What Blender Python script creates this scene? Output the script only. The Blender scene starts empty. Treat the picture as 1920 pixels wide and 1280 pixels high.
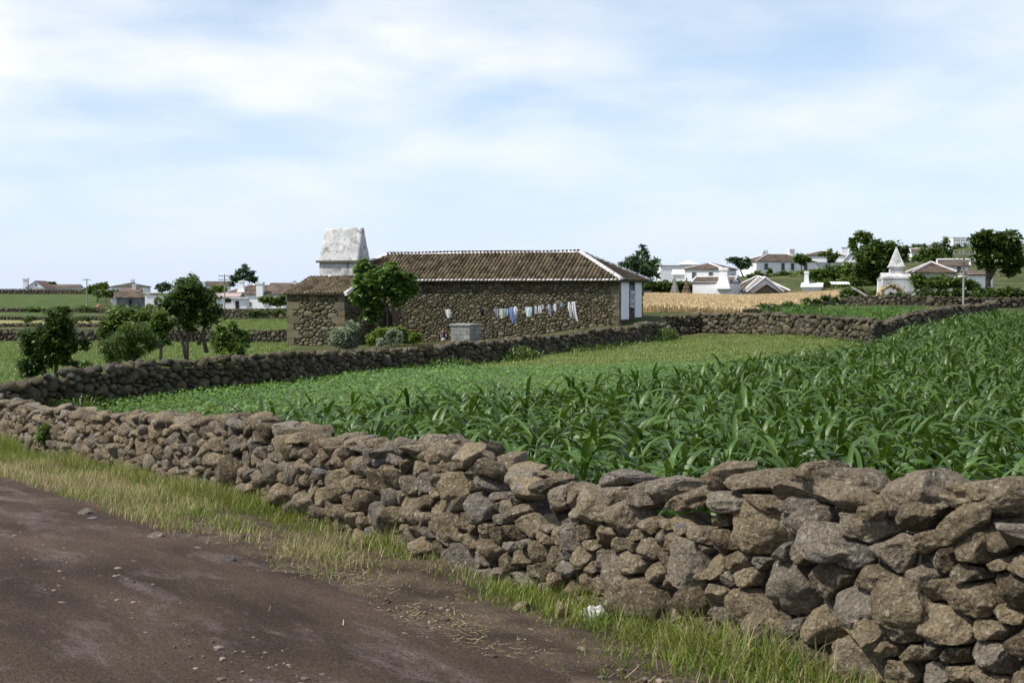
import bpy, math, random
import numpy as np
from mathutils import Vector

random.seed(7)
rng = np.random.default_rng(7)
S = bpy.context.scene
COL = S.collection
F_PX = 2600.0            # focal length in pixels of the 1920 px wide photograph
HOR = 545.0              # horizon row
CZ = 2.3                 # eye height over the foot of the near wall
PITCH = math.atan((HOR - 640.0) / F_PX)     # negative: looking down... horizon above centre
PI = math.pi

# ------------------------------------------------------------------ camera maths
def ray(px, py):
    """world direction with forward component 1 through a pixel"""
    v = (640.0 - py) / F_PX
    c, s = math.cos(PITCH), math.sin(PITCH)
    f = c - v * s
    z = s + v * c
    return (px - 960.0) / F_PX / f, z / f
def at(px, py, d):
    x, z = ray(px, py)
    return Vector((x * d, d, CZ + z * d))
def project(p):
    x, y, z = p[0], p[1], p[2] - CZ
    c, s = math.cos(PITCH), math.sin(PITCH)
    f = y * c + z * s
    v = -y * s + z * c
    return 960 + F_PX * x / f, 640 - F_PX * v / f

# ------------------------------------------------------------------ terrain
_ctl = [(1850,7.4,-2.3),(1500,8.6,-2.35),(1200,10.05,-2.4),(650,14.5,-2.5),(300,20.3,-2.77),(40,29,-3.3),
 (-20,33,-3.3),(150,36,-3.12),(300,39,-3.02),(530,43,-2.97),(600,46,-2.97),(800,52,-3.0),(1000,60,-2.88),(1200,71,-2.65),(1240,75,-2.5),
 (1000,26,-2.7),(1400,35,-2.62),(1640,45,-2.5),(1850,15,-2.5),(1850,30,-2.52),(1400,15,-2.5),(1640,60,-2.3),(1850,75,-2.0),(800,30,-2.85),(600,28,-2.95),
 (600,80,-3.2),(800,80,-3.05),(1000,78,-2.6),(1180,78,-1.75),(1230,86,-1.35),(1400,92,-1.62),(1500,96,-1.6),(1500,106,-1.45),(1570,122,-1.15),(1400,104,-1.4),
 (1640,66,-1.98),(1640,82,-1.8),(1800,88,-1.7),(1450,80,-1.6),(1250,180,-.75),(1500,180,-.7),(1250,150,-.95),(1400,150,-.95),(1320,186,-.8),(1400,188,-.8),(1250,120,-1.1),(1400,120,-1.05),
 (1700,140,-.5),(1850,130,-.7),(1650,100,-1.1),(1850,100,-1.3),
 (1350,230,1.3),(1470,295,4.0),(1560,320,5.2),(1650,230,2.5),(1750,260,5.0),(1850,250,4),(1800,780,24),(1700,780,20),(1900,800,26),(1560,600,8),(1300,500,3.5),(1250,300,1.2),
 (40,90,-3.3),(300,90,-3.3),(500,90,-3.3),(40,156,-3.3),(300,156,-3.3),(40,214,-3.3),(240,300,-3.3),(40,300,-3.0),(40,420,-1.0),(200,420,-1.0),(500,230,-3.1),(500,400,-1.5),(800,150,-2.4),(1000,150,-1.6),
 (800,600,-1.5),(300,800,-2),(-500,300,-2.5),(-500,800,-2),(960,1500,-3),(2500,300,5),(2500,60,-1.6),(2500,800,22),(-200,60,-3.4),(-300,100,-3.4),(100,60,-3.2),(360,60,-3.15)]
_cw = [((px-960)/F_PX*d, d, z) for px, d, z in _ctl]
_cw += [(0,0,-1.68),(-2.5,6.9,-1.98),(-6,0,-1.8),(5,-5,-1.6),(-8,15,-2.5),(-15,30,-3.2),(-30,60,-3.5),(6,3,-1.95),
        (0,-60,-1.5),(-60,-20,-2.5),(60,-20,-1),(0,3500,-40),(2500,2500,-40),(-2500,2500,-40),(3500,0,-40),(-3500,0,-40),(0,-3500,-40)]
_cw = np.array(_cw)
def _warp(x, y):
    r = np.hypot(x, y) + 1e-9
    k = np.log1p(r / 30.0) / r
    return x * k, y * k
_wx, _wy = _warp(_cw[:,0], _cw[:,1])
def _phi(r2):
    return np.where(r2 < 1e-12, 0, .5 * r2 * np.log(np.maximum(r2, 1e-12)))
_n = len(_cw)
_A = np.zeros((_n+3, _n+3))
_A[:_n,:_n] = _phi((_wx[:,None]-_wx)**2 + (_wy[:,None]-_wy)**2) + 1e-5*np.eye(_n)
_A[:_n,_n] = 1; _A[:_n,_n+1] = _wx; _A[:_n,_n+2] = _wy
_A[_n:,:_n] = _A[:_n,_n:].T
_wt = np.linalg.solve(_A, np.concatenate([_cw[:,2], [0,0,0]]))
def G(x, y):
    x = np.atleast_1d(np.asarray(x, float)); y = np.atleast_1d(np.asarray(y, float))
    out = np.empty(x.size); xf, yf = x.ravel(), y.ravel()
    for i in range(0, x.size, 20000):
        wx, wy = _warp(xf[i:i+20000], yf[i:i+20000])
        out[i:i+20000] = _phi((wx[:,None]-_wx)**2 + (wy[:,None]-_wy)**2) @ _wt[:_n] + _wt[_n] + _wt[_n+1]*wx + _wt[_n+2]*wy
    return out.reshape(x.shape) + CZ
def g(x, y): return float(G(x, y)[0])
def xy(px, d): return ((px-960.0)/F_PX*d, d)
def gp(px, d):
    x, y = xy(px, d); return Vector((x, y, g(x, y)))

# ------------------------------------------------------------------ mesh helpers
def mk(name, V, Fs, mat=None, parent=None, rnd=None, smooth=False):
    """ONE mesh object from vertex array and list of face-index arrays (n x k)"""
    V = np.asarray(V, np.float32).reshape(-1, 3)
    if isinstance(Fs, np.ndarray): Fs = [Fs]
    Fs = [np.asarray(f, np.int32) for f in Fs if len(f)]
    me = bpy.data.meshes.new(name)
    me.vertices.add(len(V)); me.vertices.foreach_set('co', V.ravel())
    nl = sum(f.size for f in Fs); npg = sum(len(f) for f in Fs)
    me.loops.add(nl); me.polygons.add(npg)
    me.loops.foreach_set('vertex_index', np.concatenate([f.ravel() for f in Fs]))
    tot = np.concatenate([np.full(len(f), f.shape[1], np.int32) for f in Fs])
    me.polygons.foreach_set('loop_start', np.concatenate([[0], np.cumsum(tot)[:-1]]).astype(np.int32))
    me.polygons.foreach_set('loop_total', tot)
    me.polygons.foreach_set('use_smooth', np.full(npg, bool(smooth)))
    me.update(calc_edges=True)
    if rnd is not None:
        a = me.attributes.new('rnd', 'FLOAT', 'POINT')
        a.data.foreach_set('value', np.asarray(rnd, np.float32))
    if mat: me.materials.append(mat)
    o = bpy.data.objects.new(name, me); COL.objects.link(o)
    if parent:
        o.parent = parent
        o.matrix_parent_inverse = parent.matrix_basis.inverted()
    return o

class B:
    """collects shapes for one mesh"""
    def __init__(s): s.v = []; s.q = []; s.t = []; s.r = []; s.n = 0
    def add(s, V, q=None, t=None, r=None):
        V = np.asarray(V, float).reshape(-1, 3)
        if q is not None and len(q): s.q.append(np.asarray(q, int) + s.n)
        if t is not None and len(t): s.t.append(np.asarray(t, int) + s.n)
        s.v.append(V)
        if r is None: r = random.random()
        s.r.append(np.broadcast_to(np.asarray(r, float), (len(V),)))
        s.n += len(V)
    def box(s, c, d, ang=0, M=None, taper=1.0, r=None):
        """c = centre of base, d = sizes"""
        x, y, z = d[0]/2, d[1]/2, d[2]
        V = np.array([[-x,-y,0],[x,-y,0],[x,y,0],[-x,y,0],[-x*taper,-y*taper,z],[x*taper,-y*taper,z],[x*taper,y*taper,z],[-x*taper,y*taper,z]])
        ca, sa = math.cos(ang), math.sin(ang)
        V = np.stack([V[:,0]*ca-V[:,1]*sa, V[:,0]*sa+V[:,1]*ca, V[:,2]], 1) + np.array(c)
        if M is not None: V = M(V)
        s.add(V, [[0,3,2,1],[4,5,6,7],[0,1,5,4],[1,2,6,5],[2,3,7,6],[3,0,4,7]], r=r)
    def tube(s, pts, rad, k=6, r=None):
        pts = [Vector(p) for p in pts]; n = len(pts)
        if not hasattr(rad, '__len__'): rad = [rad]*n
        V = []
        for i, p in enumerate(pts):
            d = (pts[min(i+1,n-1)] - pts[max(i-1,0)]).normalized()
            a = d.orthogonal().normalized() if i == 0 else (a - d*a.dot(d)).normalized()
            b = d.cross(a)
            for j in range(k):
                t = 2*PI*j/k
                V.append(p + (a*math.cos(t) + b*math.sin(t))*rad[i])
        q = [[i*k+j, i*k+(j+1)%k, (i+1)*k+(j+1)%k, (i+1)*k+j] for i in range(n-1) for j in range(k)]
        V.append(pts[0]); V.append(pts[-1])
        t = [[n*k, (j+1)%k, j] for j in range(k)] + [[n*k+1, (n-1)*k+j, (n-1)*k+(j+1)%k] for j in range(k)]
        s.add([tuple(v) for v in V], q, t, r)
    def build(s, name, mat, parent=None, smooth=False):
        Fs = []
        if s.q: Fs.append(np.concatenate(s.q))
        if s.t: Fs.append(np.concatenate(s.t))
        return mk(name, np.concatenate(s.v), Fs, mat, parent, np.concatenate(s.r), smooth)

def tag(o, label=None, cat=None, group=None, kind=None):
    if label: o['label'] = label
    if cat: o['category'] = cat
    if group: o['group'] = group
    if kind: o['kind'] = kind
    return o
def empty(name, loc, label, cat, group=None):
    o = bpy.data.objects.new(name, None); COL.objects.link(o)
    o.location = loc; o.empty_display_size = .2
    return tag(o, label, cat, group)

# vectorised value noise
_perm = rng.permutation(4096)
_val = rng.random(4096) * 2 - 1
def vnoise(P):
    P = np.asarray(P, float); I = np.floor(P).astype(int); f = P - I
    f = f*f*(3-2*f)
    def h(a, b, c): return _val[_perm[(_perm[(_perm[a & 4095] + b) & 4095] + c) & 4095]]
    x, y, z = I[...,0], I[...,1], I[...,2]; fx, fy, fz = f[...,0], f[...,1], f[...,2]
    def lerp(a, b, t): return a + (b-a)*t
    return lerp(lerp(lerp(h(x,y,z),h(x+1,y,z),fx), lerp(h(x,y+1,z),h(x+1,y+1,z),fx), fy),
                lerp(lerp(h(x,y,z+1),h(x+1,y,z+1),fx), lerp(h(x,y+1,z+1),h(x+1,y+1,z+1),fx), fy), fz)
def fnoise(P, o=3):
    s = 0; a = 1
    for i in range(o): s = s + a*vnoise(np.asarray(P)*2**i + 17.3*i); a *= .5
    return s

# icospheres
def _ico(level):
    import bmesh
    bm = bmesh.new(); bmesh.ops.create_icosphere(bm, subdivisions=level, radius=1)
    V = np.array([v.co[:] for v in bm.verts]); Fc = np.array([[v.index for v in f.verts] for f in bm.faces]); bm.free()
    return V, Fc
ICO = {k: _ico(k) for k in (1, 2, 3, 4, 5)}

def chop(P, n, scale):
    """flatten random facets of a rock centred on 0 (P in rock units)"""
    for _ in range(n):
        d = rng.normal(size=3); d /= np.linalg.norm(d)
        h = P @ d; m = h.max() * rng.uniform(.55, .88)
        ex = np.maximum(h - m, 0)
        P = P - (ex*.92)[:,None]*d
    return P
def rock(dims, level=3, nchop=14, rough=.05):
    V, Fc = ICO[level]
    P = np.sign(V)*np.abs(V)**.8
    P = P + .28*vnoise(V*1.1 + rng.random(3)*900)[:,None]*V
    P = chop(P, nchop, 1)
    P = P + rough*fnoise(V*3.2 + rng.random(3)*900, 3)[:,None]*V
    return P*np.array(dims)/2, Fc
def rotm(ax, ay, az):
    cx, sx, cy, sy, cz, sz = math.cos(ax), math.sin(ax), math.cos(ay), math.sin(ay), math.cos(az), math.sin(az)
    return np.array([[cz*cy, cz*sy*sx-sz*cx, cz*sy*cx+sz*sx],[sz*cy, sz*sy*sx+cz*cx, sz*sy*cx-cz*sx],[-sy, cy*sx, cy*cx]])

# ------------------------------------------------------------------ materials
def mat(name, c1, c2, scale=3.0, rough=.8, bump=0.0, bscale=40.0, rw=.5, spec=.3, spots=None, sscale=9.0, samt=.35,
        trans=0.0, c3=None, smin=.56, grey=None, fine=0, famt=.5, bd=1.2, rotz=0, detail=6.0, coat=0, stretch=None):
    m = bpy.data.materials.new(name); m.use_nodes = True
    nt = m.node_tree; N = nt.nodes; L = nt.links
    bs = N['Principled BSDF']; out = N['Material Output']
    tc = N.new('ShaderNodeTexCoord'); vec = tc.outputs['Object']
    geo = N.new('ShaderNodeNewGeometry'); vec = geo.outputs['Position']
    if rotz:
        m0 = N.new('ShaderNodeMapping'); m0.inputs['Rotation'].default_value = (0, 0, rotz); L.new(vec, m0.inputs['Vector']); vec = m0.outputs['Vector']
    if stretch:
        mp = N.new('ShaderNodeMapping'); mp.inputs['Scale'].default_value = stretch; L.new(vec, mp.inputs['Vector']); vec = mp.outputs['Vector']
    nz = N.new('ShaderNodeTexNoise'); nz.inputs['Scale'].default_value = scale; nz.inputs['Detail'].default_value = detail
    L.new(vec, nz.inputs['Vector'])
    at_ = N.new('ShaderNodeAttribute'); at_.attribute_name = 'rnd'
    st = N.new('ShaderNodeMapRange'); st.inputs['From Min'].default_value = .3; st.inputs['From Max'].default_value = .7
    L.new(nz.outputs['Fac'], st.inputs['Value'])
    mx = N.new('ShaderNodeMix'); mx.data_type = 'FLOAT'; mx.inputs[0].default_value = rw
    L.new(st.outputs['Result'], mx.inputs[2]); L.new(at_.outputs['Fac'], mx.inputs[3])
    rp = N.new('ShaderNodeValToRGB'); e = rp.color_ramp.elements
    e[0].position = .1; e[0].color = (*c1, 1); e[1].position = .9; e[1].color = (*c2, 1)
    if c3: k = e.new(.985); k.color = (*c3, 1); e[1].position = .86
    L.new(mx.outputs[0], rp.inputs['Fac'])
    col = rp.outputs['Color']
    if grey:
        mu = N.new('ShaderNodeMath'); mu.operation = 'MULTIPLY'; mu.inputs[1].default_value = 7.31; L.new(at_.outputs['Fac'], mu.inputs[0])
        fr = N.new('ShaderNodeMath'); fr.operation = 'FRACT'; L.new(mu.outputs[0], fr.inputs[0])
        gr = N.new('ShaderNodeMapRange'); gr.inputs['From Min'].default_value = .5; gr.inputs['To Max'].default_value = .6; L.new(fr.outputs[0], gr.inputs['Value'])
        gm = N.new('ShaderNodeMix'); gm.data_type = 'RGBA'; gm.inputs[7].default_value = (*grey, 1); L.new(gr.outputs['Result'], gm.inputs[0]); L.new(col, gm.inputs[6]); col = gm.outputs[2]
    if spots:
        n2 = N.new('ShaderNodeTexNoise'); n2.inputs['Scale'].default_value = sscale; n2.inputs['Detail'].default_value = 8; n2.inputs['Roughness'].default_value = .7
        L.new(vec, n2.inputs['Vector'])
        r2 = N.new('ShaderNodeMapRange'); r2.inputs['From Min'].default_value = smin; r2.inputs['From Max'].default_value = smin+.14; r2.inputs['To Max'].default_value = samt
        L.new(n2.outputs['Fac'], r2.inputs['Value'])
        mc = N.new('ShaderNodeMix'); mc.data_type = 'RGBA'; mc.inputs[7].default_value = (*spots, 1)
        L.new(r2.outputs['Result'], mc.inputs[0]); L.new(col, mc.inputs[6]); col = mc.outputs[2]
    if fine:
        n3 = N.new('ShaderNodeTexNoise'); n3.inputs['Scale'].default_value = fine; n3.inputs['Detail'].default_value = 4; n3.inputs['Roughness'].default_value = .75
        L.new(geo.outputs['Position'], n3.inputs['Vector'])
        r3 = N.new('ShaderNodeMapRange'); r3.inputs['From Min'].default_value = .32; r3.inputs['From Max'].default_value = .68; r3.inputs['To Min'].default_value = 1-famt; r3.inputs['To Max'].default_value = 1+famt
        L.new(n3.outputs['Fac'], r3.inputs['Value'])
        vm = N.new('ShaderNodeVectorMath'); vm.operation = 'SCALE'; L.new(col, vm.inputs[0]); L.new(r3.outputs['Result'], vm.inputs['Scale']); col = vm.outputs[0]
    L.new(col, bs.inputs['Base Color'])
    bs.inputs['Roughness'].default_value = rough
    bs.inputs['Specular IOR Level'].default_value = spec
    if bump:
        nb = N.new('ShaderNodeTexNoise'); nb.inputs['Scale'].default_value = bscale; nb.inputs['Detail'].default_value = 6; nb.inputs['Roughness'].default_value = .65
        L.new(vec, nb.inputs['Vector'])
        bp = N.new('ShaderNodeBump'); bp.inputs['Strength'].default_value = min(1, bump); bp.inputs['Distance'].default_value = bd/bscale
        L.new(nb.outputs['Fac'], bp.inputs['Height']); L.new(bp.outputs['Normal'], bs.inputs['Normal'])
    if trans:
        tr = N.new('ShaderNodeBsdfTranslucent'); ms = N.new('ShaderNodeMixShader'); ms.inputs[0].default_value = trans
        hs = N.new('ShaderNodeHueSaturation'); hs.inputs['Value'].default_value = 1.5; hs.inputs['Hue'].default_value = .48
        L.new(col, hs.inputs['Color']); L.new(hs.outputs['Color'], tr.inputs['Color'])
        L.new(bs.outputs[0], ms.inputs[1]); L.new(tr.outputs[0], ms.inputs[2]); L.new(ms.outputs[0], out.inputs['Surface'])
    return m

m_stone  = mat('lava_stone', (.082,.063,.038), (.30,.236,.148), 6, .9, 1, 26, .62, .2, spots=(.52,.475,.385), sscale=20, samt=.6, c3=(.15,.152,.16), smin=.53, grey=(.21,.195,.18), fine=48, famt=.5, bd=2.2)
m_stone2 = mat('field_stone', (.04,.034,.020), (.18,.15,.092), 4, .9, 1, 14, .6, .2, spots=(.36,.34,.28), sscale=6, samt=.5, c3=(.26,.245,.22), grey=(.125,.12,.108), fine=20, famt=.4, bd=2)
m_core   = mat('wall_core', (.02,.017,.013), (.045,.038,.03), 6, .95, .5, 20, 0)
m_mason  = mat('masonry', (.052,.045,.025), (.178,.152,.09), 2.2, .9, .5, 20, .62, .2, grey=(.15,.15,.125), spots=(.23,.22,.17), sscale=3, samt=.5, c3=(.27,.26,.23))
m_mortar = mat('earth_mortar', (.03,.023,.012), (.075,.058,.030), 3, .95, .5, 15, 0)
m_tile   = mat('old_roof_tile', (.034,.027,.016), (.155,.122,.078), 1.6, .9, .3, 30, .65, .2, spots=(.13,.12,.05), sscale=1.2, samt=.6, c3=(.27,.23,.19))
m_tilew  = mat('limewashed_tile', (.45,.42,.42), (.82,.80,.80), 4, .85, .2, 30, .6, .2)
m_roofb  = mat('roof_bed', (.035,.026,.016), (.07,.055,.03), 3, .95, .3, 15, 0)
m_lime   = mat('stained_limewash', (.40,.40,.40), (.66,.66,.655), 1.3, .9, .4, 14, .1, .2, spots=(.17,.165,.15), sscale=2.6, samt=.85, smin=.49, fine=9, famt=.25)
m_white  = mat('limewash', (.73,.73,.735), (.84,.84,.845), .6, .85, .2, 6, .1, .2, spots=(.6,.6,.6), sscale=1.2, samt=.3)
m_panel  = mat('painted_panel', (.74,.75,.78), (.86,.87,.89), 2.5, .8, .2, 20, .1, .2, spots=(.5,.5,.52), sscale=14, samt=.4)
m_greyw  = mat('grey_plaster', (.20,.21,.225), (.33,.34,.36), .9, .9, .2, 6, .2, .2, spots=(.5,.5,.52), sscale=.8, samt=.45)
m_dgrey  = mat('dark_grey_plaster', (.11,.12,.13), (.19,.20,.21), .8, .9, .2, 6, .2, .2)
m_ochre  = mat('ochre_trim', (.42,.29,.13), (.52,.36,.17), 2, .8)
m_pink   = mat('pink_trim', (.34,.26,.25), (.42,.33,.31), 2, .8)
m_fartile= mat('far_roof_tile', (.045,.036,.028), (.15,.115,.085), .9, .9, .5, 2.5, .3, .2, spots=(.2,.17,.12), sscale=1.5, samt=.4)
m_redtile= mat('red_roof_tile', (.11,.078,.06), (.19,.135,.105), .9, .9, .5, 2.5, .3, .2)
m_pane   = mat('window_pane', (.03,.04,.05), (.07,.085,.10), 1, .15, spec=.6)
m_wood   = mat('weathered_wood', (.09,.06,.035), (.19,.13,.08), 4, .8, .4, 20, .3, stretch=(1,1,.2))
m_dark   = mat('dark_wood', (.012,.01,.008), (.03,.025,.02), 4, .8)
m_pole   = mat('pole_wood', (.20,.19,.18), (.32,.31,.30), 4, .85, .2, 15, .2, stretch=(1,1,.15))
m_bark   = mat('bark', (.05,.042,.03), (.14,.115,.085), 7, .9, .6, 30, .3, stretch=(1,1,.3))
m_barkl  = mat('pale_bark', (.16,.14,.11), (.30,.27,.22), 7, .9, .5, 30, .3, stretch=(1,1,.3))
m_road   = mat('dirt_road', (.050,.035,.026), (.118,.083,.062), 1.4, .95, 1, 85, .15, .1, spots=(.20,.16,.158), sscale=2.4, samt=.6, detail=12, fine=45, famt=.65, bd=3, stretch=(.3,1,1), rotz=-math.radians(120.6), smin=.52)
m_soil   = mat('verge_soil', (.046,.034,.026), (.118,.088,.063), 2.2, .95, 1, 30, 0, .1, spots=(.30,.24,.13), sscale=14, samt=.6, detail=9, fine=50, famt=.5)
m_ground = mat('pasture', (.036,.052,.017), (.10,.105,.042), .12, .95, .5, 3, 0, .1, spots=(.20,.17,.08), sscale=.35, samt=.5, detail=10)
m_crop   = mat('crop_soil', (.05,.08,.02), (.16,.155,.06), .5, .95, .6, 6, 0, .1, spots=(.20,.14,.07), sscale=.7, samt=.6, detail=9)
m_maizes = mat('maize_soil', (.03,.03,.015), (.07,.06,.03), 1, .95, .6, 8, 0, .1)
m_field  = mat('green_field', (.038,.072,.018), (.09,.115,.036), .25, .95, .4, 3, 0, .1, detail=9)
m_dry    = mat('dry_field', (.16,.16,.06), (.30,.26,.12), .3, .95, .4, 3, 0, .1, detail=9)
m_maize  = mat('maize_leaf', (.018,.056,.003), (.080,.155,.014), 1.2, .40, .2, 30, .65, .55, trans=.2, c3=(.16,.20,.06))
m_maizeb = mat('maize_leaf_bright', (.04,.11,.014), (.10,.20,.03), 1.2, .42, .15, 30, .6, .5, trans=.3)
m_bean   = mat('low_crop_leaf', (.045,.12,.010), (.16,.285,.05), .35, .33, 0, 1, .6, .5, trans=.25)
m_short  = mat('short_crop_leaf', (.085,.155,.022), (.20,.255,.06), .35, .5, 0, 1, .6, .4, trans=.25)
m_grass  = mat('verge_grass', (.055,.115,.010), (.22,.25,.045), 1.3, .6, 0, 1, .6, .3, trans=.3)
m_straw  = mat('dry_straw', (.24,.185,.085), (.50,.42,.24), 2, .7, 0, 1, .7, .3, trans=.2)
m_wheat  = mat('ripe_wheat', (.55,.425,.235), (.68,.535,.32), .15, .85, .5, 7, .35, .2, detail=9)
m_leafd  = mat('dark_leaf', (.016,.042,.006), (.085,.14,.022), 1.5, .45, 0, 1, .75, .4, trans=.25)
m_leafm  = mat('mid_leaf', (.03,.068,.009), (.13,.20,.035), 1.5, .45, 0, 1, .75, .45, trans=.3)
m_leaff  = mat('fig_leaf', (.038,.092,.013), (.15,.245,.055), 1.5, .42, 0, 1, .75, .45, trans=.25)
m_leafs  = mat('silver_leaf', (.12,.16,.09), (.32,.38,.25), 1.5, .6, 0, 1, .75, .3, trans=.2)
m_leafy  = mat('yellow_green_leaf', (.06,.12,.012), (.20,.28,.04), 1.5, .5, 0, 1, .75, .35, trans=.3)
m_leafc  = mat('conifer_leaf', (.03,.07,.028), (.11,.17,.08), 1, .6, 0, 1, .75, .3, trans=.1)
m_hill   = mat('far_hill_scrub', (.07,.09,.055), (.16,.15,.10), .05, .95, 0, 1, 0, .1, detail=10)
m_conc   = mat('concrete_block', (.20,.20,.19), (.36,.36,.34), 3, .9, .4, 20, .5, .2, spots=(.12,.115,.10), sscale=3, samt=.5)
m_skin   = mat('skin', (.45,.27,.19), (.5,.31,.22), 3, .6)
m_hair   = mat('brown_hair', (.12,.05,.025), (.16,.07,.035), 20, .6)
m_navy   = mat('navy_cloth', (.02,.02,.09), (.03,.03,.12), 10, .8)
m_rag    = mat('white_rag', (.36,.34,.33), (.6,.58,.58), 12, .85, .5, 25, .2)
m_slate  = mat('blue_grey_stone', (.10,.105,.12), (.22,.23,.26), 6, .8, .6, 30, .4)
m_drystalk = mat('bleached_stalk', (.38,.33,.27), (.6,.55,.47), 9, .8, .3, 60, .4)
def cloth(name, c): return mat(name, tuple(x*.8 for x in c), c, 6, .85, .3, 8, .2, trans=.15)

# ------------------------------------------------------------------ ground sheets
def polar_ground():
    rs = [0.0]; r = 1.0
    while r < 4200: rs.append(r); r *= 1.035 if r < 900 else 1.12
    fine = np.radians(np.arange(90-26, 90+26.01, .5)); coarse = np.radians(np.arange(90+30, 90+360-26, 4))
    an = np.concatenate([fine, coarse]); na = len(an); R = np.array(rs[1:])
    X = R[:,None]*np.cos(an); Y = R[:,None]*np.sin(an)
    V = np.stack([X, Y, G(X, Y)], -1).reshape(-1, 3)
    V = np.concatenate([V, [[0, 0, g(0, 0)]]])
    i, j = np.meshgrid(np.arange(len(R)-1), np.arange(na), indexing='ij'); j2 = (j+1) % na
    q = np.stack([i*na+j, (i+1)*na+j, (i+1)*na+j2, i*na+j2], -1).reshape(-1, 4)
    t = np.array([[len(V)-1, k, (k+1) % na] for k in range(na)])
    tag(mk('ground', V, [q, t], m_ground, smooth=True), kind='structure')
polar_ground()

def inpoly(x, y, poly):
    poly = np.asarray(poly, float); res = np.zeros(np.shape(x), bool)
    x0, y0 = poly[-1]
    for x1, y1 in poly:
        c = ((y1 > y) != (y0 > y)) & (x < (x0-x1)*(y-y1)/((y0-y1)+1e-12)+x1)
        res ^= c; x0, y0 = x1, y1
    return res
def sheet(name, poly, step, off, m):
    p = np.asarray(poly); a = np.arange(p[:,0].min()-step, p[:,0].max()+step, step); b = np.arange(p[:,1].min()-step, p[:,1].max()+step, step)
    X, Y = np.meshgrid(a, b, indexing='ij')
    nb = len(b); i, j = np.meshgrid(np.arange(len(a)-1), np.arange(nb-1), indexing='ij')
    keep = inpoly(X[:-1,:-1]+step/2, Y[:-1,:-1]+step/2, p)
    q = np.stack([i*nb+j, (i+1)*nb+j, (i+1)*nb+j+1, i*nb+j+1], -1)[keep]
    used = np.unique(q); mp = np.zeros(X.size, int); mp[used] = np.arange(len(used))
    xs, ys = X.ravel()[used], Y.ravel()[used]
    o = mk(name, np.stack([xs, ys, G(xs, ys)+off], 1), mp[q], m, smooth=True)
    return tag(o, kind='structure')

# near wall frame: s along the wall (to the left and away), t towards the camera's side
WA = np.array([2.5, 7.4]); WD = np.array([-12.8, 21.6]); WD /= np.linalg.norm(WD); WN = np.array([-WD[1], WD[0]])
def wst(s, t): return WA[0]+WD[0]*s+WN[0]*t, WA[1]+WD[1]*s+WN[1]*t

def road():
    s = np.concatenate([np.arange(-14, 30, .12), np.arange(30, 120, 1.0)]); k = 90
    edge = 1.72 - .018*np.clip(s, 0, 27) + .16*fnoise(np.stack([s*.9, s*0, s*0+3], 1)) + .05*fnoise(np.stack([s*5, s*0, s*0+9], 1), 2)
    tt = np.linspace(0, 1, k)**1.4
    T = edge[:,None] + (11.5-edge[:,None])*tt; Sg = np.repeat(s[:,None], k, 1)
    X, Y = wst(Sg, T)
    rut = -.02*np.exp(-((T-3.3)/.45)**2) - .02*np.exp(-((T-4.9)/.35)**2)
    Z = G(X, Y) + .035 + .025*np.clip((T-edge[:,None])/.5, 0, 1) + rut + .005*fnoise(np.stack([X*1.7, Y*1.7, X*0], -1), 3) + .006*fnoise(np.stack([X*9, Y*9, X*0+5], -1), 2)
    i, j = np.meshgrid(np.arange(len(s)-1), np.arange(k-1), indexing='ij')
    q = np.stack([i*k+j, i*k+j+1, (i+1)*k+j+1, (i+1)*k+j], -1).reshape(-1, 4)
    tag(mk('dirt_road', np.stack([X, Y, Z], -1), q, m_road, smooth=True), kind='structure')
    # verge: bare soil strip between road and wall
    t = np.linspace(-.3, 2.3, 40); s2 = np.arange(-14, 34, .1)
    Sg, T = np.meshgrid(s2, t, indexing='ij'); X, Y = wst(Sg, T)
    Z = G(X, Y) + .04 + .020*fnoise(np.stack([X*2.5, Y*2.5, X*0], -1), 3) - .05*np.clip(T-1.6, 0, 1)
    i, j = np.meshgrid(np.arange(len(s2)-1), np.arange(39), indexing='ij')
    q = np.stack([i*40+j, i*40+j+1, (i+1)*40+j+1, (i+1)*40+j], -1).reshape(-1, 4)
    tag(mk('verge', np.stack([X, Y, Z], -1), q, m_soil, smooth=True), kind='structure')
road()

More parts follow.
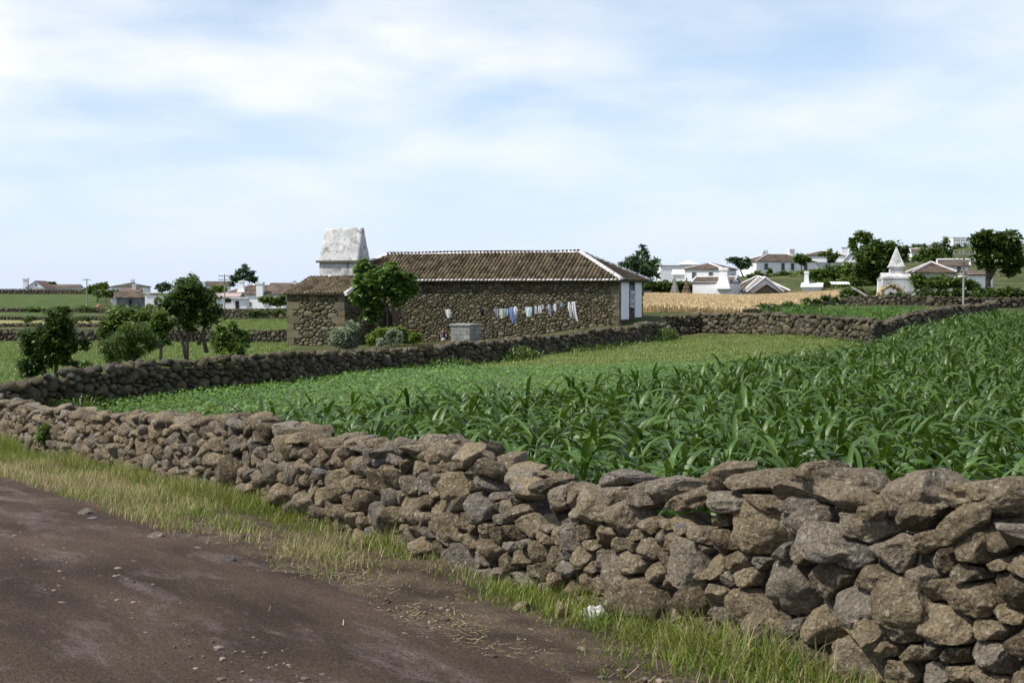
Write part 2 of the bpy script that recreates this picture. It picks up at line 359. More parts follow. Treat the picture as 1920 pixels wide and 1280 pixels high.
# ------------------------------------------------------------------ dry stone walls
def cells(W, H, rmean, aniso=1.45, spread=.35, topf=None):
    """irregular stone outlines (power diagram) filling W x H; returns list of (centre, polygon)"""
    Wn = W/aniso; n_try = int(40*Wn*H/(rmean*rmean)); gs = rmean*1.0
    grid = {}; pts = []
    rad = np.clip(np.exp(rng.normal(0, spread, n_try))*rmean, rmean*.42, rmean*2.3)
    k0 = int(max(4, .16*Wn*H/(rmean*rmean*PI))); order = np.sort(rad[:k0*3])[::-1][:k0]; rad = np.concatenate([order, rad[k0*3:], rad[:k0*3]])[:n_try]
    ps = rng.random((n_try, 2))*[Wn, H]
    mr = rmean*2.3
    for p, r in zip(ps, rad):
        ci, cj = int(p[0]//gs), int(p[1]//gs); ok = True; k = int((r+mr)//gs)+1
        for a in range(ci-k, ci+k+1):
            for b in range(cj-k, cj+k+1):
                for (qx, qy, qr) in grid.get((a, b), ()):
                    if (qx-p[0])**2+(qy-p[1])**2 < (.86*(r+qr))**2: ok = False; break
                if not ok: break
            if not ok: break
        if ok:
            pts.append((p[0], p[1], r)); grid.setdefault((ci, cj), []).append((p[0], p[1], r))
    P = np.array(pts); out = []
    for i, (x, y, r) in enumerate(P):
        d2 = (P[:,0]-x)**2+(P[:,1]-y)**2
        near = np.where((d2 < (6*rmean+r)**2))[0]; near = near[np.argsort(d2[near])][1:26]
        big = 3.0*rmean+r
        poly = [(max(-big, -x), max(-big, -y)), (min(big, Wn-x), max(-big, -y)), (min(big, Wn-x), min(big, H-y)), (max(-big, -x), min(big, H-y))]
        for j in near:
            dx, dy = P[j,0]-x, P[j,1]-y; dd = dx*dx+dy*dy
            c = (dd + r*r - P[j,2]**2)/2
            np_ = []
            for k in range(len(poly)):
                a, b = poly[k-1], poly[k]; fa, fb = a[0]*dx+a[1]*dy-c, b[0]*dx+b[1]*dy-c
                if (fa <= 0) != (fb <= 0):
                    tt = fa/(fa-fb); np_.append((a[0]+(b[0]-a[0])*tt, a[1]+(b[1]-a[1])*tt))
                if fb <= 0: np_.append(b)
            poly = np_
            if len(poly) < 3: break
        if len(poly) < 3: continue
        pl = np.array(poly); c = pl.mean(0); pl = pl - c
        out.append((np.array([(x+c[0])*aniso, y+c[1]]), pl*[aniso, 1]))
    return out

def stone_mesh(poly, level, depth, gap=.012, nchop=9, rough=.045, power=15, boxy=.36):
    V, Fc = ICO[level]
    n = len(poly); R = None
    cl = np.sqrt(V[:,0]**2+V[:,2]**2)+1e-9; du, dv = V[:,0]/cl, V[:,2]/cl
    acc = np.zeros(len(V))
    for k in range(n):
        a, b = poly[k-1], poly[k]; e = b-a; L = np.hypot(*e)
        if L < 1e-5: continue
        nn = np.array([e[1], -e[0]])/L; c = nn @ a
        if c < 0: nn, c = -nn, -c
        c = max(c-gap, .012)
        acc += np.maximum((du*nn[0]+dv*nn[1])/c, 0)**power
    r = np.maximum(acc, 1e-6)**(-1/power); r = np.minimum(r, np.hypot(poly[:,0], poly[:,1]).max())
    rho = cl**boxy
    P = np.stack([du*r*rho, np.sign(V[:,1])*np.abs(V[:,1])**.75*depth, dv*r*rho], 1)
    sz = min(.5, float(np.median(r)))
    for _ in range(nchop):      # facets on the exposed face
        d = np.array([rng.normal()*.8, -abs(rng.normal())-.25, rng.normal()*.8]); d /= np.linalg.norm(d)
        h = P @ d; mlim = h.max()*rng.uniform(.6, .92); P = P - (np.maximum(h-mlim, 0)*.9)[:,None]*d
    off = rng.random(3)*900
    P = P + (sz*rough*4*fnoise(P/sz*1.1+off, 3))[:,None]*V*np.array([.5,1,.5])
    P = P + (sz*rough*1.15*fnoise(P/sz*4.5+off, 4))[:,None]*V
    return P, Fc

def path_fn(pts):
    p = np.array(pts, float); seg = np.hypot(*(p[1:]-p[:-1]).T); cum = np.concatenate([[0], np.cumsum(seg)])
    # smooth resample
    def f(s):
        s = np.clip(np.asarray(s, float), 0, cum[-1]); return np.interp(s, cum, p[:,0]), np.interp(s, cum, p[:,1])
    return f, cum[-1]

def dry_wall(root, pts, h, thick, rmean, levf, mcol, aniso=1.45, capsize=.3, hvar=.08, individual=0, extra=None, both=False, topslope=None, single=None, spread=.35):
    """stones of a dry stone wall along pts; h may be a function of s"""
    f, W = path_fn(pts); hf = h if callable(h) else (lambda s: h + hvar*float(vnoise(np.array([s*.35, 3.7, W]))))
    hm = max(hf(s) for s in np.linspace(0, W, 60))
    stones = []      # (V, F, rnd, apparent size)
    def frame(s):
        x, y = f(s); x1, y1 = f(s+.4); x0, y0 = f(s-.4)
        d = np.array([x1-x0, y1-y0]); d /= np.linalg.norm(d)+1e-9
        n = np.array([d[1], -d[0]])
        if n @ np.array([-x, -y]) < 0: n = -n
        return np.array([x, y]), d, n
    def put(P, s, out, z, rnd):
        o, d, n = frame(s); gz = g(o[0], o[1])
        c = np.array([o[0]+n[0]*out, o[1]+n[1]*out, gz+z])
        if d[0]*n[1]-d[1]*n[0] > 0: d = -d
        Wd = P[:,0:1]*np.array([d[0], d[1], 0]) + P[:,1:2]*np.array([-n[0], -n[1], 0]) + P[:,2:3]*np.array([0, 0, 1.]) + c
        return Wd
    for c, poly in cells(W, hm, rmean, aniso, spread):
        s, v = c
        if v > hf(s)-.03: continue
        dist = np.hypot(*f(s)); lev = levf(dist)
        dep = thick*rng.uniform(.24, .34)
        P, Fc = stone_mesh(poly, lev, dep, gap=.005+.05*rmean*rng.random())
        batter = .10*(1-v/hm)
        o, d, n = frame(s)
        if d[0]*n[1]-d[1]*n[0] > 0: P = P*[-1,1,1]; Fc = Fc[:,::-1]
        Wd = put(P, s, thick/2-dep*.95+batter+rng.uniform(-.03, .03), v-.05, 0)
        stones.append((Wd, Fc, 1.9 if rng.random() < .015 else rng.random(), (poly.max(0)-poly.min(0)).prod()**.5/dist))
    # caps
    s = .1
    while s < W:
        for row in (0, 1):
            L = capsize*rng.uniform(.6, 1.5); dist = np.hypot(*f(s)); lev = levf(dist)
            Hc = capsize*rng.uniform(.38, .75)
            P, Fc = rock((L*1.15, thick*rng.uniform(.5, .75), Hc), lev)
            P = P @ rotm(rng.normal()*.15, rng.normal()*.22, rng.normal()*.3).T
            z = hf(s) + Hc*.06 - .02 + rng.uniform(-.04, .04)
            ss = s + rng.uniform(-.12, .12)
            Wd = put(P, np.clip(ss, 0, W), thick*(.2 if row == 0 else -.22)+rng.uniform(-.05,.05), z, 0)
            stones.append((Wd, Fc, rng.random(), (L*Hc)**.5/dist))
        s += capsize*rng.uniform(.62, 1.05)
    if extra: stones += extra(frame, hf)
    # core: dark filler box added inside to stop light passing between the stones
    ss = np.linspace(0, W, max(8, int(W/.6))); b = B(); V = []
    for s_ in ss:
        o, d, n = frame(s_); gz = g(o[0], o[1]); hh = hf(s_)*.86
        for (k, z) in ((thick*.30, -.3), (thick*.22, hh-.04), (-thick*.42, hh-.04), (-thick*.5, -.3)):
            V.append((o[0]+n[0]*k, o[1]+n[1]*k, gz+z))
    nn = len(ss); q = [[4*i+a, 4*i+(a+1)%4, 4*(i+1)+(a+1)%4, 4*(i+1)+a] for i in range(nn-1) for a in range(4)] + [[0,1,2,3], [4*nn-1,4*nn-2,4*nn-3,4*nn-4]]
    b.add(V, q); b.build('core', m_core, root)
    def vis(st):
        px, py = project(st[0].mean(0)); return -20 < px < 1940 and py < 1300
    stones.sort(key=lambda st: -(st[3] if vis(st) else st[3]*.001))
    for st in stones[:individual]:
        b = B(); b.add(st[0], None, st[1], st[2]); b.build('stone', mcol, root, smooth=True)
    b = B()
    for st in stones[individual:]: b.add(st[0], None, st[1], st[2])
    o = b.build('stones', mcol, root, smooth=True)
    if individual: o['kind'] = 'stuff'
    return stones

def wall_thing(label, pts, h, thick, rmean, levf, mcol=None, **kw):
    c = pts[len(pts)//2]
    r = empty('dry_stone_wall', (c[0], c[1], g(c[0], c[1])), label, 'stone wall')
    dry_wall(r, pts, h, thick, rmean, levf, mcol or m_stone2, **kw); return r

# --- near wall
def near_caps(frame, hf):
    out = []
    def wallpoint(px):   # s on the wall line seen at px
        k = (px-960)/F_PX
        return (WA[0]-k*WA[1])/(k*WD[1]-WD[0])
    #           px    py   wpx  hpx  tilt  lev
    for px, py, wp, hp, tilt in ((1588,908,178,74,.10),(1745,922,150,92,-.16),(1845,922,95,62,-.05),(1440,906,120,66,-.12),(1375,893,78,54,.1),(1275,910,105,52,-.06),(1555,880,80,40,.0),(1905,930,90,70,.1),(1190,896,80,40,-.1),(845,868,95,46,.05)):
        s = wallpoint(px); o, d, n = frame_abs(s); dist = o[1]
        w, h = wp/F_PX*dist/abs(WD[0]*.0+1)*1.05, hp/F_PX*dist
        P, Fc = rock((w*1.12, .5, h*1.1), 5 if dist < 12 else 4, 16, .06)
        P = P @ rotm(0, tilt, 0).T
        c = at(px, py, dist)
        # keep d oriented to the right in the picture
        dr = -WD
        Wd = P[:,0:1]*np.array([dr[0], dr[1], 0]) + P[:,1:2]*np.array([-n[0], -n[1], 0]) + P[:,2:3]*np.array([0,0,1.]) + np.array(c)
        out.append((Wd, Fc, rng.random()*.6+.3, (w*h)**.5/dist))
    for px, py, wp, hp, tilt, rr in ((221,853,24,50,.2,2.2),(205,845,20,40,-.1,.1),(716,952,46,52,.25,2.3),(1110,950,95,56,.15,.9),(1160,1075,110,82,.2,.5),(1090,1010,105,62,.1,.4),(850,985,90,66,.2,.55),(1295,1050,95,90,.05,.8),(1440,1190,105,110,.3,.35),(1560,1025,125,62,.2,.95),(1690,1130,140,88,.15,.45),(1640,1185,150,60,.4,.6)):
        s = wallpoint(px); o, d, n = frame_abs(s); w, h = wp/F_PX*o[1], hp/F_PX*o[1]
        P, Fc = rock((w*1.2, .34, h*1.15), 5 if o[1] < 12 else 4, 16, .06); P = P @ rotm(0, tilt, 0).T
        q = np.array(at(px, py, o[1]-.36)); Wd = P[:,0:1]*np.array([-WD[0], -WD[1], 0]) + P[:,1:2]*np.array([-n[0], -n[1], 0]) + P[:,2:3]*np.array([0,0,1.]) + q
        out.append((Wd, Fc, rr, (w*h)**.5/o[1]))
    return out
def frame_abs(s):
    x, y = wst(s, 0); return np.array([x, y]), WD, WN
near_pts = [wst(s, 0) for s in (-9, -4, 0, 6, 12, 18, 25.5, 29.5)]
def near_h(s):
    s_ = s-9; return .92 + .15*min(1, max(0, (4-s_)/3)) + .05*math.sin(s_*1.3) + .05*float(vnoise(np.array([s*.8, 1.2, 0]))) - .06*(s_ > 14)
nw = empty('dry_stone_wall', (*near_pts[3], g(*near_pts[3])), 'long brown dry stone wall beside the dirt road in the foreground, big capstones at its right end', 'stone wall')
dry_wall(nw, near_pts, near_h, .6, .094, lambda d: 5 if d < 11.5 else (4 if d < 17 else 3), m_stone, aniso=1.62, capsize=.30, individual=100, extra=near_caps, spread=.40)

# --- middle wall, cross wall
mid_px = [(-25,32.5),(60,34.3),(150,36),(300,39),(420,41),(530,43.2),(600,46),(800,52.2),(1000,60.2),(1120,66.2),(1200,71),(1242,74.5)]
mid_pts = [xy(*p) for p in mid_px]
mw = empty('dry_stone_wall', (*mid_pts[5], g(*mid_pts[5])), 'long shaded dry stone wall running in front of the tiled stone house and behind the low crop', 'stone wall')
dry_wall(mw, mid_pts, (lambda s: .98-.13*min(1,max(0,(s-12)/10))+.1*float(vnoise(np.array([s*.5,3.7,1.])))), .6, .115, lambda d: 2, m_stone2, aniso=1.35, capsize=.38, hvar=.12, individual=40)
cross_pts = [xy(*p) for p in ((1244,75.2),(1320,76),(1400,73),(1500,68),(1580,63),(1645,60))]
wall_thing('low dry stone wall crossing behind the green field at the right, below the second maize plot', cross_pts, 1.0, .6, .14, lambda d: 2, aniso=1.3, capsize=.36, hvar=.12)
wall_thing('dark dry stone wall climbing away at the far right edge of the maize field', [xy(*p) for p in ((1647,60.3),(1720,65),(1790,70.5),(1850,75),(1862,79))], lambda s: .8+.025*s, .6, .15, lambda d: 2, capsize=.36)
# walls of the far fields at the left
def far_wall(label, pts, h, sz=.2, thick=.6): return wall_thing(label, [xy(*p) for p in pts], h, thick, sz, lambda d: 1, capsize=.32)
far_wall('grey rubble wall behind the small trees, closing the near pasture at the left', ((-40,92),(150,91),(330,90),(480,90),(560,88)), .72, .13)
far_wall('dark low wall between the two pale terraces at the left, the lower of the pair', ((-40,128),(120,127),(260,126)), .28, .15)
far_wall('dark low wall above the pale terraces at the left, below the grey cottage', ((-40,158),(150,156),(300,154)), .38, .15)
far_wall('weedy brown wall in front of the grey cottage at the left', ((-40,216),(120,215),(260,210),(420,200),(560,190)), .55, .2)
far_wall('stone wall in front of the white farm buildings left of the stone house', ((400,158),(470,155),(560,150)), 1.1, .2)
far_wall('dark distant wall along the top of the far left field', ((-60,425),(100,422),(190,415)), 1.5, .35, .8)
far_wall('thin dark wall between two strips of golden wheat', ((1200,150),(1320,150),(1450,152),(1575,155)), .30, .14)
far_wall('overgrown dark wall edging the wheat field behind the second maize plot', ((1345,93),(1420,95),(1500,104),(1560,118),(1610,128)), .35, .14)
far_wall('dark boundary wall below the house with the pyramid chimney', ((1590,108),(1680,104),(1790,102),(1990,104)), .7, .16)

# ------------------------------------------------------------------ strips: blades, leaves
def strips(P0, az, el, curl, L, W, seg=3, prof=None, fold=0.0, twist=None):
    """N curved strips -> V, quads; fold>0 gives a V-shaped section (3 points across)"""
    N = len(P0); t = np.linspace(0, 1, seg+1)
    if prof is None: prof = 1-t**2*.97
    elv = el[:,None]-curl[:,None]*t**1.2
    ds = L[:,None]/seg
    hx = np.cumsum(np.concatenate([np.zeros((N,1)), np.cos(elv[:,:-1])*ds], 1), 1); hz = np.cumsum(np.concatenate([np.zeros((N,1)), np.sin(elv[:,:-1])*ds], 1), 1)
    ca, sa = np.cos(az)[:,None], np.sin(az)[:,None]
    C = np.stack([P0[:,0:1]+hx*ca, P0[:,1:2]+hx*sa, P0[:,2:3]+hz], -1)
    side = np.stack([-np.sin(az), np.cos(az), np.zeros(N)], -1)[:,None,:]
    if twist is not None:
        up = np.stack([-np.sin(elv)*ca, -np.sin(elv)*sa, np.cos(elv)], -1)
        tw = (twist[:,None]*t)[...,None]; side = side*np.cos(tw)+up*np.sin(tw)
    w = (W[:,None]*prof)[...,None]/2
    up = np.stack([-np.sin(elv)*ca, -np.sin(elv)*sa, np.cos(elv)], -1)
    if fold:
        V = np.stack([C-side*w+up*w*fold, C, C+side*w+up*w*fold], 2); k = 3
    else: V = np.stack([C-side*w, C+side*w], 2); k = 2
    n = np.arange(N)[:,None,None]*(seg+1)*k; i = np.arange(seg)[None,:,None]*k; j = np.arange(k-1)[None,None,:]
    b = n+i+j
    q = np.stack([b, b+1, b+1+k, b+k], -1).reshape(-1, 4)
    return V.reshape(-1, 3), q, (seg+1)*k

# --- maize
def maize_variant(seed):
    r = np.random.default_rng(seed); H = r.uniform(.62, .85); n = r.integers(10, 14)
    b = B(); z = np.linspace(.08, H, n); a0 = r.random()*2*PI
    az = a0 + np.arange(n)*PI + r.normal(0, .45, n)
    up = np.linspace(0, 1, n)
    L = np.where(up < .85, r.uniform(.62, .98, n), r.uniform(.46, .68, n)); W = r.uniform(.058, .090, n)
    el = np.radians(np.where(up > .8, r.uniform(55, 80, n), r.uniform(30, 66, n))); cu = np.where(up > .8, r.uniform(1.0, 2.5, n), r.uniform(1.3, 3.0, n))
    t = np.linspace(0, 1, 7); prof = np.clip((.55+1.6*t)*(1-t)**.75*1.15, 0.03, 1); prof[0] = .5
    V, q, k = strips(np.stack([0*z, 0*z, z], 1), az, el, cu, L, W, 6, prof, .35, r.normal(0, .5, n))
    V = V + .012*fnoise(V*14+seed, 2)[:,None]*np.array([0,0,1])
    return V, q, np.repeat(r.random(n)*.8+.1*0, k), H
MZ = [maize_variant(100+i) for i in range(14)]
m_stalk = mat('maize_stalk', (.07,.13,.03), (.13,.19,.05), 2, .5, spec=.4)
MZmesh = []
def stalk_arr(H):
    b = B(); b.tube([(0,0,-.05),(.004,0,H*.5),(0,.006,H+.05)], [.016,.013,.006], 5); return np.concatenate(b.v), np.concatenate(b.q)
maize_poly = [wst(s, -.75) for s in (-9, -4, 0, 4, 8, 11.6, 13.4, 14.4)] + [xy(*p) for p in ((360,20.8),(430,22.4),(520,23.6),(650,24.8),(770,25.2),(880,25.6),(1000,26.2),(1120,27.5),(1260,30.5),(1400,35.5),(1540,40.5),(1650,45.5),(1700,56),(1770,62),(1860,70),(1990,73),(2080,70),(2080,40))]
def scatter(poly, sp, jit=.4, rot=0.0):
    p = np.asarray(poly); c = p.mean(0); R = np.hypot(*(p-c).T).max()
    a = np.arange(-R, R, sp); X, Y = np.meshgrid(a, a, indexing='ij')
    X = X+rng.uniform(-jit, jit, X.shape)*sp; Y = Y+rng.uniform(-jit, jit, Y.shape)*sp
    ca, sa = math.cos(rot), math.sin(rot); x = c[0]+X*ca-Y*sa; y = c[1]+X*sa+Y*ca
    k = inpoly(x, y, p); return x[k], y[k]
def plant_stuff(name, xs, ys, variants, m, smin, smax, label=None, cat=None):
    b = B(); zs = G(xs, ys)
    idx = rng.integers(0, len(variants), len(xs)); ang = rng.random(len(xs))*2*PI; sc = rng.uniform(smin, smax, len(xs)); rr = rng.random(len(xs))
    for v in range(len(variants)):
        V, q, r, H = variants[v]; k = np.where(idx == v)[0]
        if not len(k): continue
        Vs, qs = stalk_arr(H); Va = np.concatenate([V, Vs]); qa = np.concatenate([q, qs+len(V)]); ra = np.concatenate([r, np.full(len(Vs), .5)])
        ca, sa = np.cos(ang[k])[:,None]*sc[k][:,None], np.sin(ang[k])[:,None]*sc[k][:,None]
        X = Va[:,0]*ca-Va[:,1]*sa+xs[k][:,None]; Y = Va[:,0]*sa+Va[:,1]*ca+ys[k][:,None]; Z = Va[:,2]*sc[k][:,None]+zs[k][:,None]
        n = len(Va); Q = (qa[None]+np.arange(len(k))[:,None,None]*n).reshape(-1, 4)
        b.add(np.stack([X, Y, Z], -1), Q, r=np.clip(ra[None]*.7+rr[k][:,None]*.35, 0, 1).ravel())
    o = b.build(name, m, smooth=True); tag(o, label, cat, None, 'stuff'); return o
def maize():
    sheet('maize_soil', maize_poly, .5, .02, m_maizes)
    xs, ys = scatter(maize_poly, .30, .42, .54)
    # a few strays in the low crop
    sx, sy = np.array([xy(*p) for p in ((300,25.5),(332,23),(345,22.6),(420,21.5),(450,22.5),(395,20.6),(610,25.5),(740,27.2),(700,26),(225,28.5),(160,30.5))]).T
    xs = np.concatenate([xs, sx]); ys = np.concatenate([ys, sy])
    d = np.hypot(xs, ys); px = 960+F_PX*xs/ys
    key = d + np.where((px > -30) & (px < 1950), 0, 1e4)
    # the plants next to the wall are hidden by it: rank by apparent size among those whose tops rise over the wall
    od = np.argsort(key); near, far = od[:300], od[300:]
    protos = []
    for i, (V, q, r, H) in enumerate(MZ):
        root = bpy.data.objects.new('maize_plant', None); root.empty_display_size = .1
        Vs, qs = stalk_arr(H)
        protos.append((V, q, r, Vs, qs))
    meshes = {}
    for n, i in enumerate(near):
        v = int(rng.integers(0, len(MZ))); V, q, r, Vs, qs = protos[v]
        root = empty('maize_plant', (xs[i], ys[i], g(xs[i], ys[i])), 'green maize plant at the near edge of the field, just behind the roadside wall', 'maize plant', 'maize plants just behind the roadside wall')
        root.rotation_euler = (0, 0, rng.random()*2*PI); s = rng.uniform(.58, .95) if i < len(xs)-11 else rng.uniform(.55, .8); root.scale = (s, s, s)
        if v not in meshes:
            a = mk('leaves', V, q, m_maize, None, r, True); b_ = mk('stalk', Vs, qs, m_stalk, None, None, True)
            meshes[v] = (a.data, b_.data); a.parent = root; b_.parent = root
        else:
            for nm, me in zip(('leaves', 'stalk'), meshes[v]):
                o = bpy.data.objects.new(nm, me); COL.objects.link(o); o.parent = root
    plant_stuff('maize_field', xs[far], ys[far], MZ, m_maize, .58, .96, 'dense dark green maize crop filling the right half of the field', 'maize crop')
    # second maize plot behind the cross wall
    p2 = [xy(*p) for p in ((1425,78.5),(1480,74.5),(1560,69),(1640,63.5),(1720,68),(1790,73),(1850,78),(1850,84),(1780,84),(1640,81),(1540,80))]
    xs, ys = scatter(p2, .55, .45)
    plant_stuff('maize_plot', xs, ys, MZ, m_maizeb, .7, .95, 'bright green maize plot behind the low cross wall at the right', 'maize crop')
maize()

# --- low crop
crop_poly = [wst(s, -.6) for s in (10, 14, 18, 22, 26)] + [xy(*p) for p in ((40,33.3),(150,35.4),(300,38.4),(530,42.5),(600,45.2),(800,51.5),(1000,59.4),(1200,70.2),(1244,74.2),(1320,75),(1400,72.2),(1500,67.2),(1580,62.3),(1645,59.2),(1690,58),(1650,46),(1540,41),(1400,36),(1260,31),(1120,28),(1000,26.8),(880,26),(770,25.6),(650,24.6),(520,23.4),(430,22.4),(350,20.8))]
def low_crop():
    sheet('crop_field', crop_poly, .5, .012, m_crop)
    p = np.array(crop_poly); lo, hi = p.min(0), p.max(0); N = 420000
    x = rng.uniform(lo[0], hi[0], N); y = rng.uniform(lo[1], hi[1], N)
    k = inpoly(x, y, p); x, y = x[k], y[k]
    bean = y < 52+6*vnoise(np.stack([x*.2, y*.2, x*0], 1))      # leafy near part, shorter sward at the back
    dens = vnoise(np.stack([x*.45, y*.3, x*0+7], 1))
    k = rng.random(len(x)) < np.where(bean, .72+.3*dens, .62+.4*dens); x, y, bean = x[k], y[k], bean[k]
    for sel, nm, m, lab in ((bean, 'low_crop', m_bean, 'low leafy green crop covering the field in front of the shaded wall'), (~bean, 'short_crop', m_short, 'short yellowish green growth at the far end of the field')):
        X, Y = x[sel], y[sel]; n = len(X); Z = G(X, Y)
        b = bean[sel].astype(float)
        L = rng.uniform(.06, .13, n)*(1 if nm == 'low_crop' else .95); W = L*(rng.uniform(.55, .85, n) if nm == 'low_crop' else rng.uniform(.18, .35, n))
        H = rng.uniform(.02, .24, n) if nm == 'low_crop' else rng.uniform(.0, .10, n)
        el = rng.uniform(-.2, .9, n) if nm == 'low_crop' else rng.uniform(.2, 1.3, n)
        V, q, kk = strips(np.stack([X, Y, Z+H], 1), rng.random(n)*2*PI, el, rng.uniform(.3, 1.4, n), L, W, 2, np.array([.35, 1, .12]))
        tag(mk(nm, V, q, m, None, np.repeat(rng.random(n), kk), True), lab, 'crop', None, 'stuff')
low_crop()

# --- verge grass and straw
def grass():
    N = 300000
    s = rng.uniform(-9, 31, N); t = rng.uniform(-.05, 2.0, N)
    dens = fnoise(np.stack([s*.8, t*1.6, s*0+2], 1), 3)
    right = np.clip((3-s)/6, 0, 1)       # thinner, only close to the wall
    p = np.clip(1.45 - t/(1.35+.35*np.clip((s-5)/6, 0, 1)), 0, 1)**1.0*(.8+1.1*dens) + .25*np.exp(-((t-.15)/.25)**2)
    pr = np.clip(1.35-(t-.42)/.5, 0, 1)*(.8+.9*dens) + .10*np.clip(1+2*dens, 0, 1)*(t < 1.7); k_ = np.clip((s-5.5)/4, 0, 1); p = p*k_+pr*(1-k_); p = np.maximum(p, np.clip(1.5-(t-.4)/.42, 0, 1)*(.62+.5*dens)); p = np.maximum(p, np.where((s > 1.5) & (s < 14), .42, .1)*np.clip((1.35+.5*dens-t)/.3, 0, 1))
    k = rng.random(N) < np.clip(p, 0, 1)*.62; s, t, dens = s[k], t[k], dens[k]; n = len(s)
    X, Y = wst(s, t); Z = G(X, Y)
    dry = rng.random(n) < np.clip(.08+.45*vnoise(np.stack([s*.55+4, t*.9, s*0+20], 1))+.22*t, .04, .7)
    for sel, nm, m, lab in ((~dry, 'verge_grass', m_grass, 'green grass tufts growing along the foot of the roadside stone wall'), (dry, 'dry_grass', m_straw, 'dry straw coloured grass stalks mixed in the green verge grass')):
        x, y, z = X[sel], Y[sel], Z[sel]; c = len(x); d = np.clip(dens[sel], -.5, 1)
        L = rng.uniform(.07, .24, c)*(1.0+.8*d)*np.where(s[sel] > 6, 1.05, .95)*np.where(t[sel] < .7, 1.15, .7)*(1.15 if nm == 'dry_grass' else 1)
        V, q, kk = strips(np.stack([x, y, z], 1), rng.random(c)*2*PI, rng.uniform(.7, 1.5, c), rng.uniform(0, 1.5, c), L, rng.uniform(.005, .012, c)*np.where(nm == 'dry_grass', .7, 1.1), 3)
        tag(mk(nm, V, q, m, None, np.repeat(rng.random(c), kk), False), lab, 'grass', None, 'stuff')
    # straw litter lying flat
    n = 42000; s = rng.uniform(-8, 30, n); t = rng.normal(1.5, .42, n) + .15*vnoise(np.stack([s, s*0, s*0], 1)); k = (t > .2) & (t < 3.0) & (rng.random(n) < .22+.35*vnoise(np.stack([s*1.2, t*2, s*0+40], 1))); s, t = s[k], t[k]; n = len(s)
    X, Y = wst(s, t)
    V, q, kk = strips(np.stack([X, Y, G(X, Y)+.045], 1), rng.random(n)*2*PI, rng.normal(0, .12, n), rng.normal(0, .3, n), rng.exponential(.028, n)+.012, rng.uniform(.003, .007, n), 2, np.array([1, 1, .7]))
    tag(mk('straw_litter', V, q, m_straw, None, np.repeat(rng.random(n), kk)), 'loose straw bits lying along the edge of the dirt road', 'straw', None, 'stuff')
    # pebbles on the road
    b = B(); n = 10000
    for i in range(n):
        s_, t_ = -6+30*rng.random()**1.6, rng.uniform(1.0, 7.0); x, y = wst(s_, t_); d = rng.exponential(.0048)+.003
        V, Fc = ICO[1]; P = V*np.array([d*rng.uniform(.7,1.4), d*rng.uniform(.7,1.4), d*.6]) + np.array([x, y, g(x, y)+.045])
        b.add(P, None, Fc, rng.random())
    tag(b.build('road_gravel', mat('gravel', (.05,.04,.033), (.26,.21,.17), 3, .9, rw=.9), smooth=False), 'fine gravel scattered over the dark dirt road', 'gravel', None, 'stuff')
    # weeds at the foot of the middle wall
    f, W = path_fn(mid_pts); n = 26000; s = rng.uniform(2, W, n); x, y = f(s); dv = vnoise(np.stack([s*.35, s*0, s*0+60], 1))
    k = rng.random(n) < np.clip(.42+.9*dv, 0.04, 1); s, x, y, dv = s[k], x[k], y[k], dv[k]; n = len(s); out = rng.uniform(.3, .95, n)
    X = x+out*.9; Y = y-out*.44; Hh = rng.random(n)**1.5*(.30+.45*np.clip(dv, 0, 1))*np.clip(1.5-out, .3, 1)
    V, q, kk = strips(np.stack([X, Y, G(X, Y)+Hh], 1), rng.random(n)*2*PI, rng.uniform(0, 1.3, n), rng.uniform(0, 1.6, n), rng.uniform(.08, .22, n), rng.uniform(.03, .07, n), 2, np.array([.5, 1, .1]))
    tag(mk('wall_weeds', V, q, m_leafm, None, np.repeat(rng.random(n), kk), True), 'dark green weeds growing up the foot of the shaded middle wall', 'weeds', None, 'stuff')
grass()

# ------------------------------------------------------------------ far fields
def px_poly(pts): return [xy(*p) for p in pts]
sheet('near_pasture', px_poly(((-80,36),(150,38),(300,41),(530,45),(545,70),(545,88),(330,89),(-80,90))), 1.0, .02, m_field)
sheet('pale_terrace', px_poly(((-80,130),(270,128),(300,152),(-80,155))), 2.0, .03, m_dry)
sheet('green_terrace', px_poly(((-80,160),(300,158),(330,200),(-80,212))), 2.0, .03, m_field)
sheet('far_left_field', px_poly(((-80,222),(190,222),(195,300),(190,405),(-80,415))), 3.0, .04, m_field)
sheet('green_paddock', px_poly(((400,92),(545,92),(545,148),(400,155))), 1.5, .03, m_field)
sheet('wheat_stubble', px_poly(((1195,86),(1230,86),(1390,91),(1500,101),(1590,128),(1590,182),(1195,182))), 1.5, .02, m_dry)

def wheat():
    poly = px_poly(((1197,87),(1235,87),(1390,93.5),(1500,104),(1570,120),(1575,146),(1400,148),(1197,147)))
    poly2 = px_poly(((1197,152),(1400,153),(1580,158),(1575,183),(1197,183)))
    for po, lab in ((poly, 'ripe golden wheat field beyond the right end of the stone house'), (poly2, 'narrow strip of golden wheat behind the thin dark wall')):
        p = np.array(po); lo, hi = p.min(0), p.max(0); N = 320000 if po is poly else 120000
        x = rng.uniform(lo[0], hi[0], N); y = rng.uniform(lo[1], hi[1], N); k = inpoly(x, y, p); x, y = x[k], y[k]; n = len(x)
        L = rng.uniform(.36, .52, n)
        V, q, kk = strips(np.stack([x, y, G(x, y)], 1), rng.random(n)*2*PI, rng.uniform(1.2, 1.55, n), rng.uniform(0, .7, n), L, rng.uniform(.03, .07, n), 2, np.array([.5, .8, 1]))
        tag(mk('wheat', V, q, m_wheat, None, np.repeat(rng.random(n), kk)), lab, 'wheat field', None, 'stuff')
wheat()

